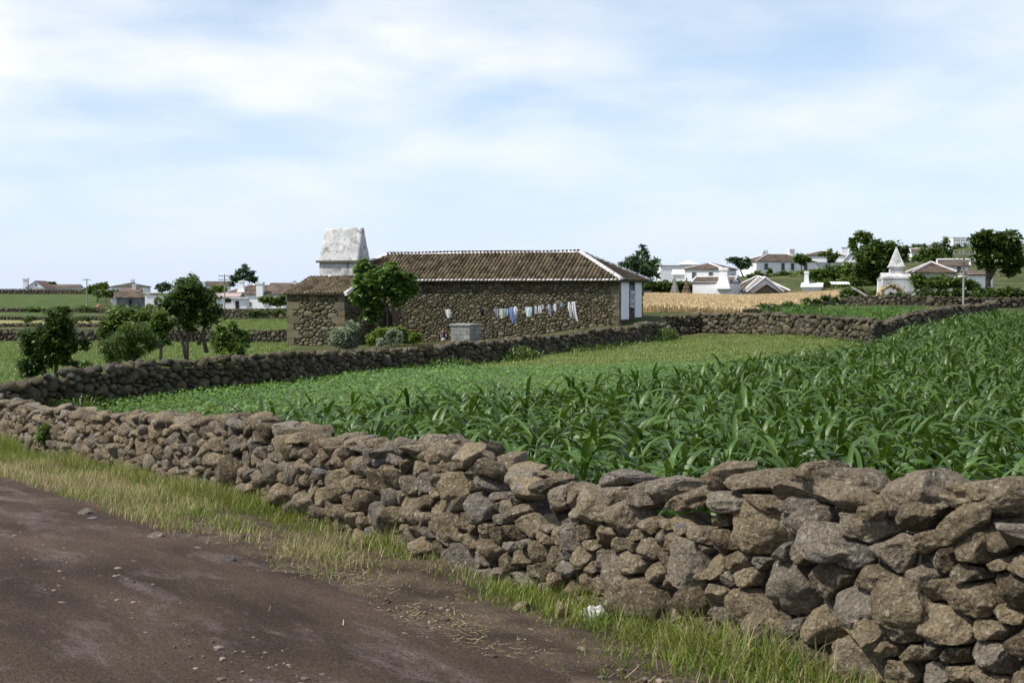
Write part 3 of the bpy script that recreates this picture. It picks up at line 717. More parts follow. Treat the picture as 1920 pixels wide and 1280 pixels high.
def field_tufts():
    b = B()
    # rough grass on the pastures at the left
    for po, m, lab, N, L0 in ((px_poly(((-60,37),(150,39),(300,42),(530,46),(545,86),(330,88),(-60,89))), m_short, 'rough pasture grass around the small trees at the left', 60000, .16),
                              (px_poly(((400,93),(545,93),(545,147),(400,153))), m_short, 'green grass of the paddock left of the stone house', 26000, .2)):
        p = np.array(po); lo, hi = p.min(0), p.max(0); x = rng.uniform(lo[0], hi[0], N); y = rng.uniform(lo[1], hi[1], N); k = inpoly(x, y, p); x, y = x[k], y[k]; n = len(x)
        V, q, kk = strips(np.stack([x, y, G(x, y)], 1), rng.random(n)*2*PI, rng.uniform(.6, 1.5, n), rng.uniform(0, 1.2, n), rng.uniform(.5, 1.4, n)*L0, rng.uniform(.02, .05, n), 2, np.array([1, .8, .15]))
        tag(mk('pasture_grass', V, q, m, None, np.repeat(rng.random(n), kk)), lab, 'grass', None, 'stuff')
field_tufts()

# ------------------------------------------------------------------ trees and bushes
def leaves(b, blobs, n, size, flat=.5, clump=.32, ncl=None):
    """leaf faces clustered in clumps within ellipsoid blobs (cx,cy,cz,rx,ry,rz)"""
    vol = np.array([bl[3]*bl[4]*bl[5] for bl in blobs])**.75; vol /= vol.sum(); cs = []
    for bl, w in zip(blobs, vol):
        k = max(3, int((ncl or n/55)*w)); d = rng.normal(size=(k, 3)); d /= np.linalg.norm(d, axis=1)[:,None]
        rr = rng.uniform(.35, 1, k)**.6
        C = np.array(bl[:3])+d*rr[:,None]*np.array(bl[3:])
        m = max(1, int(n*w/k)); R = np.mean(bl[3:])*clump
        P = C[:,None,:]+rng.normal(size=(k, m, 3))*R*np.array([.62,.62,.48])*rng.uniform(.6, 1.25, (k,1,1))
        P = P.reshape(-1, 3); N = len(P)
        L = size*rng.uniform(.6, 1.35, N)
        V, q, kk = strips(P, rng.random(N)*2*PI, rng.uniform(-.7, .9, N), rng.uniform(.2, 1.5, N), L, L*flat*rng.uniform(.8, 1.2, N), 2, np.array([.3, 1, .15]), twist=rng.normal(0, .8, N))
        crnd = np.repeat(rng.random(k), m)
        b.add(V, q, r=np.repeat(np.clip(.55*rng.random(N)+.45*crnd, 0, 1), kk)); cs += [tuple(c) for c in C]
    return cs
def tree(name, label, cat, base, trunks, blobs, n, size, ml, mb=None, r0=.09, flat=.5, clump=.32, limbs=14, group=None, ncl=None):
    """trunks: list of polylines relative to base; blobs relative to base"""
    base = Vector(base); root = empty(name, base, label, cat, group)
    bl = [(b_[0]+base.x, b_[1]+base.y, b_[2]+base.z, *b_[3:]) for b_ in blobs]
    cb = B(); cs = leaves(cb, bl, int(n*1.8), size, flat, clump, ncl or n/40)
    tb = B(); tops = []
    for tr in trunks:
        pts = [base+Vector(p) for p in tr]; pts[0] = pts[0]-Vector((0,0,.15)); k = len(pts)
        tb.tube(pts, [r0*(1-.6*i/(k-1)) for i in range(k)], 7); tops += pts[max(1, k//2):]
    random.shuffle(cs)
    for c in cs[:limbs]:
        c = Vector(c); t = min(tops, key=lambda p: (p-c).length+(.6 if p.z > c.z else 0)); mid = (t+c)/2+Vector((random.uniform(-.1,.1), random.uniform(-.1,.1), .08*(c-t).length))
        tb.tube([t, mid, c], [r0*.42, r0*.28, r0*.1], 5)
    tb.build('trunk', mb or m_bark, root, True); cb.build('crown', ml, root, True); return root
def tree_px(name, label, cat, px, d, crown_px, n, size, ml, zg=None, **kw):
    """crown_px: ellipses (px,py,rx,ry) in the photo at depth d, turned into blobs of real size"""
    base = gp(px, d)
    if zg is not None: base.z = zg
    bl = []
    for i, (cx, cy, rx, ry) in enumerate(crown_px):
        dd = d+random.uniform(-.4, .4)*rx/F_PX*d; p = at(cx, cy, dd); s = d/F_PX
        bl.append((p.x-base.x, p.y-base.y, p.z-base.z, rx*s, (rx+ry)/2*s, ry*s))
    tr = kw.pop('trunks', None)
    if tr is None:
        top = max(bl, key=lambda b_: b_[2]); tr = [[(0,0,0), (top[0]*.3+random.uniform(-.05,.05), 0, top[2]*.4), (top[0]*.8, top[1]*.8, top[2])]]
    else: tr = [[tuple(at(x, y, d)-base) for x, y in t] for t in tr]
    return tree(name, label, cat, base, tr, bl, n, size, ml, **kw)

tree_px('fruit_tree', 'tallest dark round crowned tree on slim trunks in the pasture left of the stone house', 'tree', 350, 62,
        [(350,552,36,28),(330,575,34,26),(385,575,28,28),(355,535,26,18),(395,600,16,20),(320,590,18,16),(352,600,30,18),(372,555,26,22)], 7500, .17, m_leafd, r0=.1, limbs=22,
        trunks=[[(350,678),(351,640),(352,610),(350,570)],[(350,668),(343,645),(335,615),(330,590)],[(388,655),(380,630),(384,610),(388,585)],[(372,640),(380,625),(384,606)]])
tree_px('fruit_tree', 'dark leafy tree at the left edge of the photo with a tall narrow top', 'tree', 105, 47,
        [(112,602,26,22),(70,640,34,24),(110,632,36,22),(60,675,28,20),(100,668,30,18),(150,650,18,12),(118,582,14,10),(55,690,22,14),(140,690,16,12)], 7500, .15, m_leafd, r0=.08, limbs=26,
        trunks=[[(105,712),(106,665),(110,635),(113,600)],[(106,668),(118,660),(140,652)],[(90,712),(80,680),(65,650)]])
tree_px('fruit_tree', 'broad bushy dark green tree between the tall tree and the leftmost tree', 'tree', 250, 55,
        [(225,600,34,20),(265,598,34,20),(295,605,28,22),(300,630,20,24),(215,625,26,18)], 6500, .16, m_leafm, r0=.08, limbs=22,
        trunks=[[(250,690),(248,650),(245,610)],[(302,690),(302,650),(298,615)]])
tree_px('bush', 'feathery olive green bush in front of the broad bushy tree', 'bush', 235, 47, [(225,650,38,20),(265,645,30,24),(250,625,34,18),(235,672,36,14)], 6500, .11, m_leafm, r0=.04, limbs=24, flat=.3,
        trunks=[[(235,700),(235,665),(238,640)],[(205,700),(200,680),(196,660)]])
tree_px('bush', 'low dark bush right of the tall tree, above the shaded wall', 'bush', 432, 56, [(420,640,26,20),(455,635,14,16),(440,655,26,14),(443,612,12,10),(412,622,12,14)], 3600, .14, m_leafm, r0=.05)
tree_px('sapling', 'small leafy sapling on the pasture by the feathery bush', 'sapling', 162, 46, [(161,683,9,10),(158,694,11,6)], 260, .14, m_leafm, r0=.02, limbs=5)
tree_px('weed', 'pale flowering weed on top of the shaded wall under the dark bush', 'weed', 428, 44, [(425,664,9,7),(432,668,8,5)], 300, .09, m_leafy, r0=.01, limbs=5)
tree_px('weed', 'dark green weed growing against the roadside wall near its far left end', 'weed', 84, 25.6, [(84,822,11,16),(86,806,7,12)], 420, .09, m_leafm, r0=.01, limbs=5, flat=.35)
tree_px('fig_tree', 'leafy green fig tree growing against the stone house beside its chimney', 'tree', 757, 77.6,
        [(700,535,30,26),(735,530,32,22),(690,560,24,22),(755,535,20,16),(720,515,28,16),(683,502,13,13),(700,580,18,10),(766,522,10,10),(674,545,12,18),(748,560,16,10),(690,597,12,8),(772,548,8,10),(730,500,12,8)], 4600, .34, m_leaff, mb=m_bark, r0=.07, limbs=26, flat=.75, clump=.24, ncl=190,
        trunks=[[(757,622),(756,600),(748,580),(738,562),(730,545)],[(738,612),(737,580),(735,555)],[(727,612),(726,585),(720,560)]])
tree_px('bush', 'silvery grey green shrub in front of the low wing with the chimney', 'bush', 650, 73, [(640,630,22,16),(660,622,12,20),(625,640,12,8),(650,645,22,10)], 2600, .20, m_leafs, r0=.03, flat=.28, limbs=16)
tree_px('bush', 'bright yellowish green shrub below the fig tree', 'bush', 735, 72.5, [(720,628,22,12),(745,624,18,14),(770,634,20,10),(705,636,18,10)], 2800, .18, m_leafy, r0=.03, flat=.4, limbs=12)
tree_px('bush', 'small silvery shrub in front of the bright green shrub', 'bush', 738, 71.5, [(738,632,16,12),(715,640,12,6)], 1100, .17, m_leafs, r0=.02, flat=.28, limbs=10)
# behind
tree_px('cedar_tree', 'open branched bluish green tree behind the right end of the stone house', 'tree', 1205, 150, [(1190,495,26,12),(1215,505,24,12),(1200,480,16,12),(1222,490,12,12),(1175,500,20,10),(1225,515,14,6),(1205,468,6,8),(1195,512,34,8)], 2600, .50, m_leafc, r0=.16, flat=.35, clump=.25)
tree_px('cedar_tree', 'feathery tree rising behind the white farm left of the stone house', 'tree', 457, 290, [(458,512,16,10),(448,520,14,8),(468,518,14,8),(455,503,9,6),(478,524,10,5),(440,530,10,6)], 1500, .75, m_leafc, r0=.2, flat=.35, clump=.25)
tree_px('round_tree', 'rounded green tree beyond the left field beside the pole', 'tree', 182, 330, [(180,540,16,7),(190,538,14,7),(172,544,14,5)], 1100, .8, m_leafm, r0=.2)
tree_px('round_tree', 'grey green tree between the white house and the tall dark tree', 'tree', 306, 330, [(306,538,12,7),(296,542,10,5)], 700, .8, m_leafc, r0=.2)
tree_px('round_tree', 'dark little trees on the skyline behind the far left farmhouse', 'tree', 92, 520, [(88,531,8,3),(98,532,7,3)], 350, .9, m_leafd, r0=.2)
tree_px('round_tree', 'yellowish shrubby tree in front of the distant white gable', 'tree', 410, 240, [(412,542,14,5),(400,546,12,4)], 600, .6, m_leafy, r0=.1)
tree_px('big_tree', 'large dark dense tree standing left of the pyramid chimney house', 'tree', 1652, 185, [(1640,490,36,26),(1665,480,28,24),(1680,470,16,14),(1625,505,22,16),(1655,515,34,14),(1648,465,20,12)], 7000, .6, m_leafd, r0=.35, limbs=16)
tree_px('big_tree', 'tall open crowned tree above the large dark tree', 'tree', 1625, 215, [(1620,445,16,12),(1635,452,12,12),(1600,455,8,8),(1632,470,14,12),(1612,470,16,8)], 2000, .6, m_leafm, r0=.3, limbs=14, clump=.28,
        trunks=[[(1628,535),(1626,490),(1622,460)],[(1625,500),(1612,475),(1603,458)]])
tree_px('big_tree', 'dark spreading tree at the far right edge of the photo', 'tree', 1855, 135, [(1838,450,24,16),(1862,448,26,14),(1850,475,26,20),(1870,480,18,24),(1885,455,26,22),(1838,488,14,10),(1850,500,12,10),(1900,490,24,26)], 5200, .45, m_leafd, r0=.3, limbs=16,
        trunks=[[(1853,545),(1852,510),(1850,480)],[(1853,520),(1870,495),(1885,470)]])
tree_px('willow_tree', 'feathery mid green tree on the slope behind the pyramid chimney house', 'tree', 1752, 265, [(1750,478,20,12),(1735,475,14,10),(1770,475,16,10),(1755,488,22,8),(1752,458,4,8),(1772,455,5,9)], 2400, .7, m_leafm, r0=.25, flat=.3)
tree_px('round_tree', 'small round tree in front of the hip roofed white house on the hill', 'tree', 1502, 284, [(1502,485,13,9),(1510,488,9,6)], 800, .65, m_leafm, r0=.14)
tree_px('round_tree', 'thin crowned tree beside the porch of the upper white house', 'tree', 1553, 296, [(1545,477,9,7),(1562,476,10,7),(1556,484,12,6)], 600, .65, m_leafm, r0=.14)
tree_px('round_tree', 'dark tree behind the two storey white house at the right', 'tree', 1394, 270, [(1392,492,14,8),(1375,487,14,3),(1402,500,8,8)], 800, .7, m_leafc, r0=.16)
tree_px('bush', 'round clipped bush below the hip roofed white house', 'bush', 1442, 282, [(1442,509,7,5)], 260, .5, m_leafd, r0=.08)
for i, (lab, px, d, cr, n, sz, ml) in enumerate((
    ('dark hedge of shrubs behind the two conical stick stacks', 1250, 196, [(1215,540,24,10),(1245,538,24,10),(1275,539,22,10),(1295,540,12,9)], 3600, .5, m_leafd),
    ('thick green hedge on the slope below the upper white house', 1590, 215, [(1555,512,24,10),(1590,510,26,12),(1625,520,26,14),(1570,530,34,12),(1610,538,36,10),(1535,520,18,12)], 5200, .6, m_leafm),
    ('leafy vines growing in front of the pyramid chimney house', 1765, 122, [(1722,528,16,10),(1745,532,18,9),(1770,530,18,10),(1800,532,20,9),(1822,536,12,8)], 3600, .36, m_leafm),
    ('dark scrub along the boundary wall at the far right', 1840, 108, [(1740,552,30,6),(1790,553,30,7),(1840,552,30,8),(1890,550,30,8),(1680,556,24,5)], 3000, .3, m_leafd),
    ('brownish scrub around the collapsed thatch at the wheat field corner', 1615, 128, [(1600,546,22,7),(1630,552,22,7),(1580,552,16,5)], 2000, .3, m_leafm),
    ('garden shrubs in front of the white farm left of the stone house', 520, 170, [(500,562,14,6),(520,566,14,6),(535,562,10,6)], 1500, .35, m_leafm),
    ('scrubby hedge below the hip roofed house on the hill', 1445, 250, [(1415,517,14,6),(1440,518,16,5),(1470,516,20,5),(1500,516,16,6),(1520,520,16,10)], 2200, .6, m_leafm),
    ('scrub and small trees covering the slope right of the large dark tree', 1700, 300, [(1700,492,16,8),(1720,488,14,7),(1690,500,14,10),(1735,498,16,10),(1780,498,18,10),(1810,492,16,10),(1835,505,14,14)], 3600, .7, m_leafm),
    ('distant scrub along the hill crest below the long white building', 1790, 700, [(1700,468,16,4),(1725,464,16,4),(1760,462,18,4),(1795,466,22,5),(1830,470,18,8),(1740,474,20,6),(1780,476,26,6)], 3000, 1.5, m_leafc),
    ('dark weedy bank above the farmhouse roof below the white porch', 1540, 240, [(1500,524,20,8),(1525,530,16,8),(1550,522,20,8),(1575,524,18,8)], 2600, .5, m_leafm),
    ('tall dark hedge between the white outbuilding and the large dark tree', 1600, 202, [(1545,534,18,8),(1570,540,20,7),(1600,532,24,12),(1635,538,22,12),(1660,540,18,12)], 4200, .5, m_leafm),
    ('dark scrub growing along the wall at the wheat field edge', 1480, 97, [(1360,583,14,3),(1400,580,18,4),(1440,577,18,5),(1480,573,18,5),(1520,567,18,5),(1555,561,16,5)], 2400, .2, m_leafd),
    ('weedy scrub along the wall in front of the grey cottage', 150, 212, [(60,580,22,4),(110,581,24,4),(160,579,24,4),(230,578,26,4),(280,578,20,5)], 2000, .35, m_leafm),
    ('dark scrub along the lower terrace walls at the left', 140, 140, [(60,598,20,4),(150,597,22,3),(210,598,24,4),(60,611,20,4),(180,610,24,4),(480,588,26,4),(520,586,20,5)], 2200, .25, m_leafd),
    ('green bank beside the far left field beyond the pole', 200, 300, [(195,549,24,5),(225,556,14,4)], 900, .6, m_leafm))):
    tree_px('hedge', lab, 'hedge', px, d, cr, n, sz, ml, r0=.06, limbs=8)

# ------------------------------------------------------------------ stone house
PH = math.radians(22); HE = np.array([math.cos(PH), -math.sin(PH)]); HN = np.array([math.sin(PH), math.cos(PH)]); HO = np.array([5.9, 77.0])
def hl(a, b, z):
    """house frame -> world (z relative to the eye)"""
    return np.array([HO[0]+HE[0]*a+HN[0]*b, HO[1]+HE[1]*a+HN[1]*b, CZ+z])
def hV(V):
    V = np.asarray(V, float); return np.stack([HO[0]+HE[0]*V[:,0]+HN[0]*V[:,1], HO[1]+HE[1]*V[:,0]+HN[1]*V[:,1], CZ+V[:,2]], 1)
def ha(px, b):
    k = (px-960)/F_PX   # a such that the point (a,b) is seen at px
    return (k*(HO[1]+HN[1]*b)-HO[0]-HN[0]*b)/(HE[0]-k*HE[1])

def masonry(b, a0, a1, z0, z1, y, axis, size, sgn=1, big=(), holes=()):
    """relief of stones on a wall plane; axis 'a': plane b=y facing -b; axis 'b': plane a=y facing +a"""
    for c, poly in cells(a1-a0, z1-z0, size, 1.75, .36):
        u, v = c
        if any(x0 < u+a0 < x1 and w0 < v+z0 < w1 for x0, x1, w0, w1 in big): continue
        P, Fc = stone_mesh(poly, 2, .07+.03*rng.random(), gap=.007, nchop=3, rough=.02, power=14, boxy=.35)
        if axis == 'a': W = np.stack([a0+u+P[:,0], y+P[:,1]-.005, z0+v+P[:,2]], 1)
        else: W = np.stack([y-P[:,1]+.005, a0+u+P[:,0], z0+v+P[:,2]], 1)
        b.add(hV(W), None, Fc, rng.random())
def block(b, a0, a1, b0, b1, z0, z1, r=None):
    b.box(((a0+a1)/2, (b0+b1)/2, z0), (a1-a0, b1-b0, z1-z0), M=hV, r=r)

def tile_plane(cover, white, bed, org, along, up, L, Sl, inL=0, inR=0, tw=.235, tl=.36, white_eave=True, sag=0.0, Mf=hV):
    """curved tiles laid on a sloping plane; org = left end of the eave, along/up unit vectors (local)"""
    org, along, up = (np.array(x, float) for x in (org, along, up)); nrm = np.cross(along, up)
    if nrm[2] < 0: nrm = -nrm
    nc = int(L/tw); ths = np.linspace(0, PI, 6)
    for c in range(nc):
        ac = (c+.5)*L/nc
        smax = Sl
        if inL: smax = min(smax, ac/inL*Sl)
        if inR: smax = min(smax, (L-ac)/inR*Sl)
        nr = int(smax/tl+.5)
        for r in range(-1 if white_eave else 0, nr):
            s0, s1 = r*tl-.02, (r+1)*tl+.05
            if r == -1: s0, s1 = -.03, .07
            elif white_eave and r == 0: s0 = .05
            w0 = tw*.42*rng.uniform(.95, 1.08); w1 = w0*.86; j = rng.normal(0, .010); s0 += rng.normal(0, .012) if r >= 0 else 0; wob = .035*float(vnoise(np.array([ac*.35, r*.25, L])))
            V = []
            for s_, w_, lift in ((s0, w0, .035), (s1, w1, .0)):
                for th in ths: V.append(org+along*(ac+j+math.cos(th)*w_)+up*s_+nrm*(lift+wob+math.sin(th)*w_*.85+rng.normal(0, .003)))
            q = [[k, k+1, k+7, k+6] for k in range(5)]; V.append(V[0]); t = [[0, k+1, k] for k in range(1, 5)]
            (white if r == -1 else cover).add(Mf(np.array(V)), q, t, rng.random())
    A = org-nrm*.01-up*.06; Bp = org+along*L-nrm*.01-up*.06; C = org+along*(L-inR)+up*Sl-nrm*.01; D = org+along*inL+up*Sl-nrm*.01
    V = np.array([A, Bp, C, D, A-nrm*.06, Bp-nrm*.06, C-nrm*.06, D-nrm*.06])
    bed.add(Mf(V), [[0,1,2,3],[7,6,5,4],[0,4,5,1],[1,5,6,2],[2,6,7,3],[3,7,4,0]])
def ridge_tiles(b, p0, p1, w=.13, step=.36, Mf=hV):
    p0, p1 = Vector(p0), Vector(p1); d = p1-p0; L = d.length; d.normalize(); sd = d.cross(Vector((0,0,1))).normalized(); up = sd.cross(d)
    n = int(L/step)
    for i in range(n):
        V = []
        for s_, w_ in ((i*L/n, w), ((i+1)*L/n+.05, w*.85)):
            for k in range(7):
                th = PI*k/6; V.append(tuple(p0+d*s_+sd*math.cos(th)*w_+up*(math.sin(th)*w_*.9+.02)))
        V.append(V[0]); b.add(Mf(np.array(V)), [[k, k+1, k+8, k+7] for k in range(6)], [[0, k+1, k] for k in range(1, 6)])

def stone_house():
    root = empty('stone_house', tuple(hl(-9, 0, -3)), 'long low dark rubble stone house with brown tiled hip roof and white wedge chimney', 'house')
    EZ = .52; A0 = -18.3; DB = 4.6
    # walls: earth core with stone relief
    b = B(); block(b, A0, 0, .06, DB, -3.9, EZ+.02)
    block(b, -19.4, -15.6, -2.91, .08, -4.1, -.18)
    # side of the low wing under its sloping roof
    V = np.array([[-15.6,-2.91,-.2],[-15.6,.06,-.2],[-15.6,.06,.72],[-19.4,-2.91,-.2],[-19.4,.06,-.2],[-19.4,.06,.72]]); b.add(hV(V), [[0,1,4,3],[1,2,5,4],[2,0,3,5]], [[0,2,1],[3,4,5]])
    b.build('wall_core', m_mortar, root)
    b = B()
    masonry(b, -15.6, 0, -3.6, EZ, .06, 'a', .074)
    masonry(b, 0, DB, -2.6, EZ, 0, 'b', .10)
    b.build('wall', m_mason, root, True)
    b = B()
    for i in range(9): block(b, -.42 if i % 2 else -.28, .05, .0, .26 if i % 2 else .45, -3+i*.39, -3+i*.39+.37)     # corner blocks
    b.build('cornerstones', m_mason, root)
    b = B()
    quo = [(-19.4, -18.7, -.75, -.2), (-16.35, -15.6, -.75, -.2)]
    masonry(b, -19.35, -15.65, -3.9, -.2, -2.91, 'a', .115)
    masonry(b, -2.9, 0, -3.9, -.25, -15.6, 'b', .12)
    b.build('wing_wall', m_mason, root, True)
    for (xa, sg) in ((-19.42, 1), (-15.58, -1)):
        b = B()
        for i in range(9):
            z = -4.0+i*.42
            w = (.75 if i % 2 else .45)*rng.uniform(.85, 1.15)
            a0, a1 = (xa, xa+w) if sg > 0 else (xa-w, xa)
            block(b, a0, a1, -2.99-.02*rng.random(), -2.91+(.45 if i % 2 else .7), z, z+.40)
        b.build('cornerstones', m_mason, root)
    # doorway under the fig tree
    b = B(); block(b, -14.6, -13.6, -.03, .05, -3.2, -1.15); b.build('door', m_dark, root)
    # roof
    ev = EZ+.06; rz = 2.2; ox0, ox1, oy0, oy1 = A0-.3, .32, -.32, DB+.32; ym = 2.3; inL, inR = 3.2, 3.35
    sl = math.hypot(ym-oy0, rz-ev); up = ((0, (ym-oy0)/sl, (rz-ev)/sl))
    cov, wh, bed = B(), B(), B()
    tile_plane(cov, wh, bed, (ox0, oy0, ev), (1,0,0), up, ox1-ox0, sl, inL, inR)
    slR = math.hypot(inR, rz-ev); tile_plane(cov, wh, bed, (ox1, oy0, ev), (0,1,0), (-inR/slR, 0, (rz-ev)/slR), oy1-oy0, slR, ym-oy0, oy1-ym, white_eave=False)
    slL = math.hypot(inL, rz-ev); tile_plane(cov, wh, bed, (ox0, oy1, ev), (0,-1,0), (inL/slL, 0, (rz-ev)/slL), oy1-oy0, slL, oy1-ym, ym-oy0, white_eave=False)
    slB = math.hypot(oy1-ym, rz-ev); tile_plane(cov, wh, bed, (ox1, oy1, ev), (-1,0,0), (0, -(oy1-ym)/slB, (rz-ev)/slB), ox1-ox0, slB, inR, inL, white_eave=False)
    rf = cov.build('roof', m_tile, root, True); wh.build('eave_tiles', m_tilew, rf, True); bed.build('roof_bed', m_roofb, rf)
    b = B(); ridge_tiles(b, (ox0+inL, ym, rz), (ox1-inR, ym, rz)); b.build('ridge_tiles', m_tilew, rf, True)
    for k, p in enumerate(((ox1, oy0), (ox1, oy1), (ox0, oy0), (ox0, oy1))):
        b = B(); ridge_tiles(b, (p[0], p[1], ev+.02), ((ox1-inR) if k < 2 else (ox0+inL), ym, rz), .15)
        b.build('hip_tiles', m_tilew, rf, True)
    # wing roof
    cov, wh, bed = B(), B(), B(); s2 = math.hypot(3.0, .98)
    tile_plane(cov, wh, bed, (-19.6, -3.15, -.17), (1,0,0), (0, 3.0/s2, .98/s2), 4.25, s2+.05, white_eave=False)
    wr = cov.build('wing_roof', m_tile, root, True); bed.build('roof_bed', m_roofb, wr)
    b = B(); ridge_tiles(b, (-15.4, -3.2, -.16), (-15.4, -.15, .84), .12, .34)
    b.build('verge_tiles', m_tilew, wr, True)
    b = B(); V = np.array([[-15.46,-3.2,-.27],[-15.3,-3.2,-.27],[-15.3,-.1,.72],[-15.46,-.1,.72],[-15.46,-3.2,-.14],[-15.3,-3.2,-.14],[-15.3,-.1,.86],[-15.46,-.1,.86]])
    b.add(hV(V), [[0,3,2,1],[4,5,6,7],[0,1,5,4],[1,2,6,5],[2,3,7,6],[3,0,4,7]]); b.build('verge_band', m_panel, wr)
    # chimney: plinth, stone ledge, wedge
    a0, a1 = -18.92, -16.28
    def wedge(b, a0, a1, b0, b1, z0, z1, tb, ta, n=10):
        V = []
        for i in range(n+1):
            t = i/n; sb = (b1-b0)/2*(1-t)+tb/2*t; sa = (a1-a0)/2*(1-t)+(a1-a0-ta)/2*t; ca, cb = (a0+a1)/2, (b0+b1)/2
            for k in range(n*4):
                side, u = divmod(k, n); u = u/n*2-1
                pa, pb = ((u, -1), (1, u), (-u, 1), (-1, -u))[side]
                V.append((ca+pa*sa, cb+pb*sb, z0+(z1-z0)*t))
        V = np.array(V); V = V+.022*fnoise(V*1.6+3, 3)[:,None]*np.array([.6,1,.3]); m = n*4
        q = [[i*m+k, i*m+(k+1)%m, (i+1)*m+(k+1)%m, (i+1)*m+k] for i in range(n) for k in range(m)]
        top = len(V); V = np.concatenate([V, [V[-m:].mean(0)]]); t_ = [[top, n*m+k, n*m+(k+1)%m] for k in range(m)]
        b.add(hV(V), q, t_)
    b = B(); wedge(b, a0, a1, -.02, 1.4, .3, 1.72, 1.42, 0); wedge(b, a0-.01, a1+.01, -.06, 1.46, 1.80, 3.78, .2, .12, 14)
    ch = b.build('chimney', m_lime, root, True)
    b = B(); block(b, a0-.16, a1+.14, -.2, 1.6, 1.69, 1.82); b.build('ledge', m_mason, ch)
    # right end: pale panels and arched window
    def endp(px, pyt, pyb, b0, b1, name, m, dep=.05, par=root):
        bb = B(); zt, zb = (545-pyt)/F_PX*79, (545-pyb)/F_PX*79; block(bb, .075, .075+dep, b0, b1, zb, zt); return bb.build(name, m, par)
    endp(0, 529, 598, .22, 1.62, 'pale_panel', m_panel); endp(0, 529, 595.5, 2.82, 4.1, 'pale_panel', m_panel)
    b = B(); zt, zb = .33, -.95; n = 10
    pts = [(1.92, zb), (2.52, zb)]+[(2.22+.30*math.cos(PI*k/n), zt-.3+.3*math.sin(PI*k/n)) for k in range(n+1)]
    V = [(.085, p[0], p[1]) for p in pts]+[(.125, p[0], p[1]) for p in pts]; m_ = len(pts)
    b.add(hV(np.array(V)), [[k, (k+1)%m_, m_+(k+1)%m_, m_+k] for k in range(m_)]); b2 = B()
    V2 = [(.128, 2.22, -.3)]+[(.128, p[0], p[1]) for p in pts]; b2.add(hV(np.array(V2)), None, [[0, 1+k, 1+(k+1)%m_] for k in range(m_)])
    w = b.build('window', m_white, root)
    b2.build('pane', m_pane, w)
    b = B()
    for z in (-.95, -.62, -.12): block(b, .130, .165, 1.92, 2.52, z, z+.07)
    for y in (1.92, 2.2, 2.47): block(b, .130, .160, y, y+.05, -.88, .03)
    b.build('frame', m_white, w)
    b = B(); block(b, .02, .5, 4.42, 4.58, -.1, .02); b.build('rain_spout', m_conc, root)
stone_house()

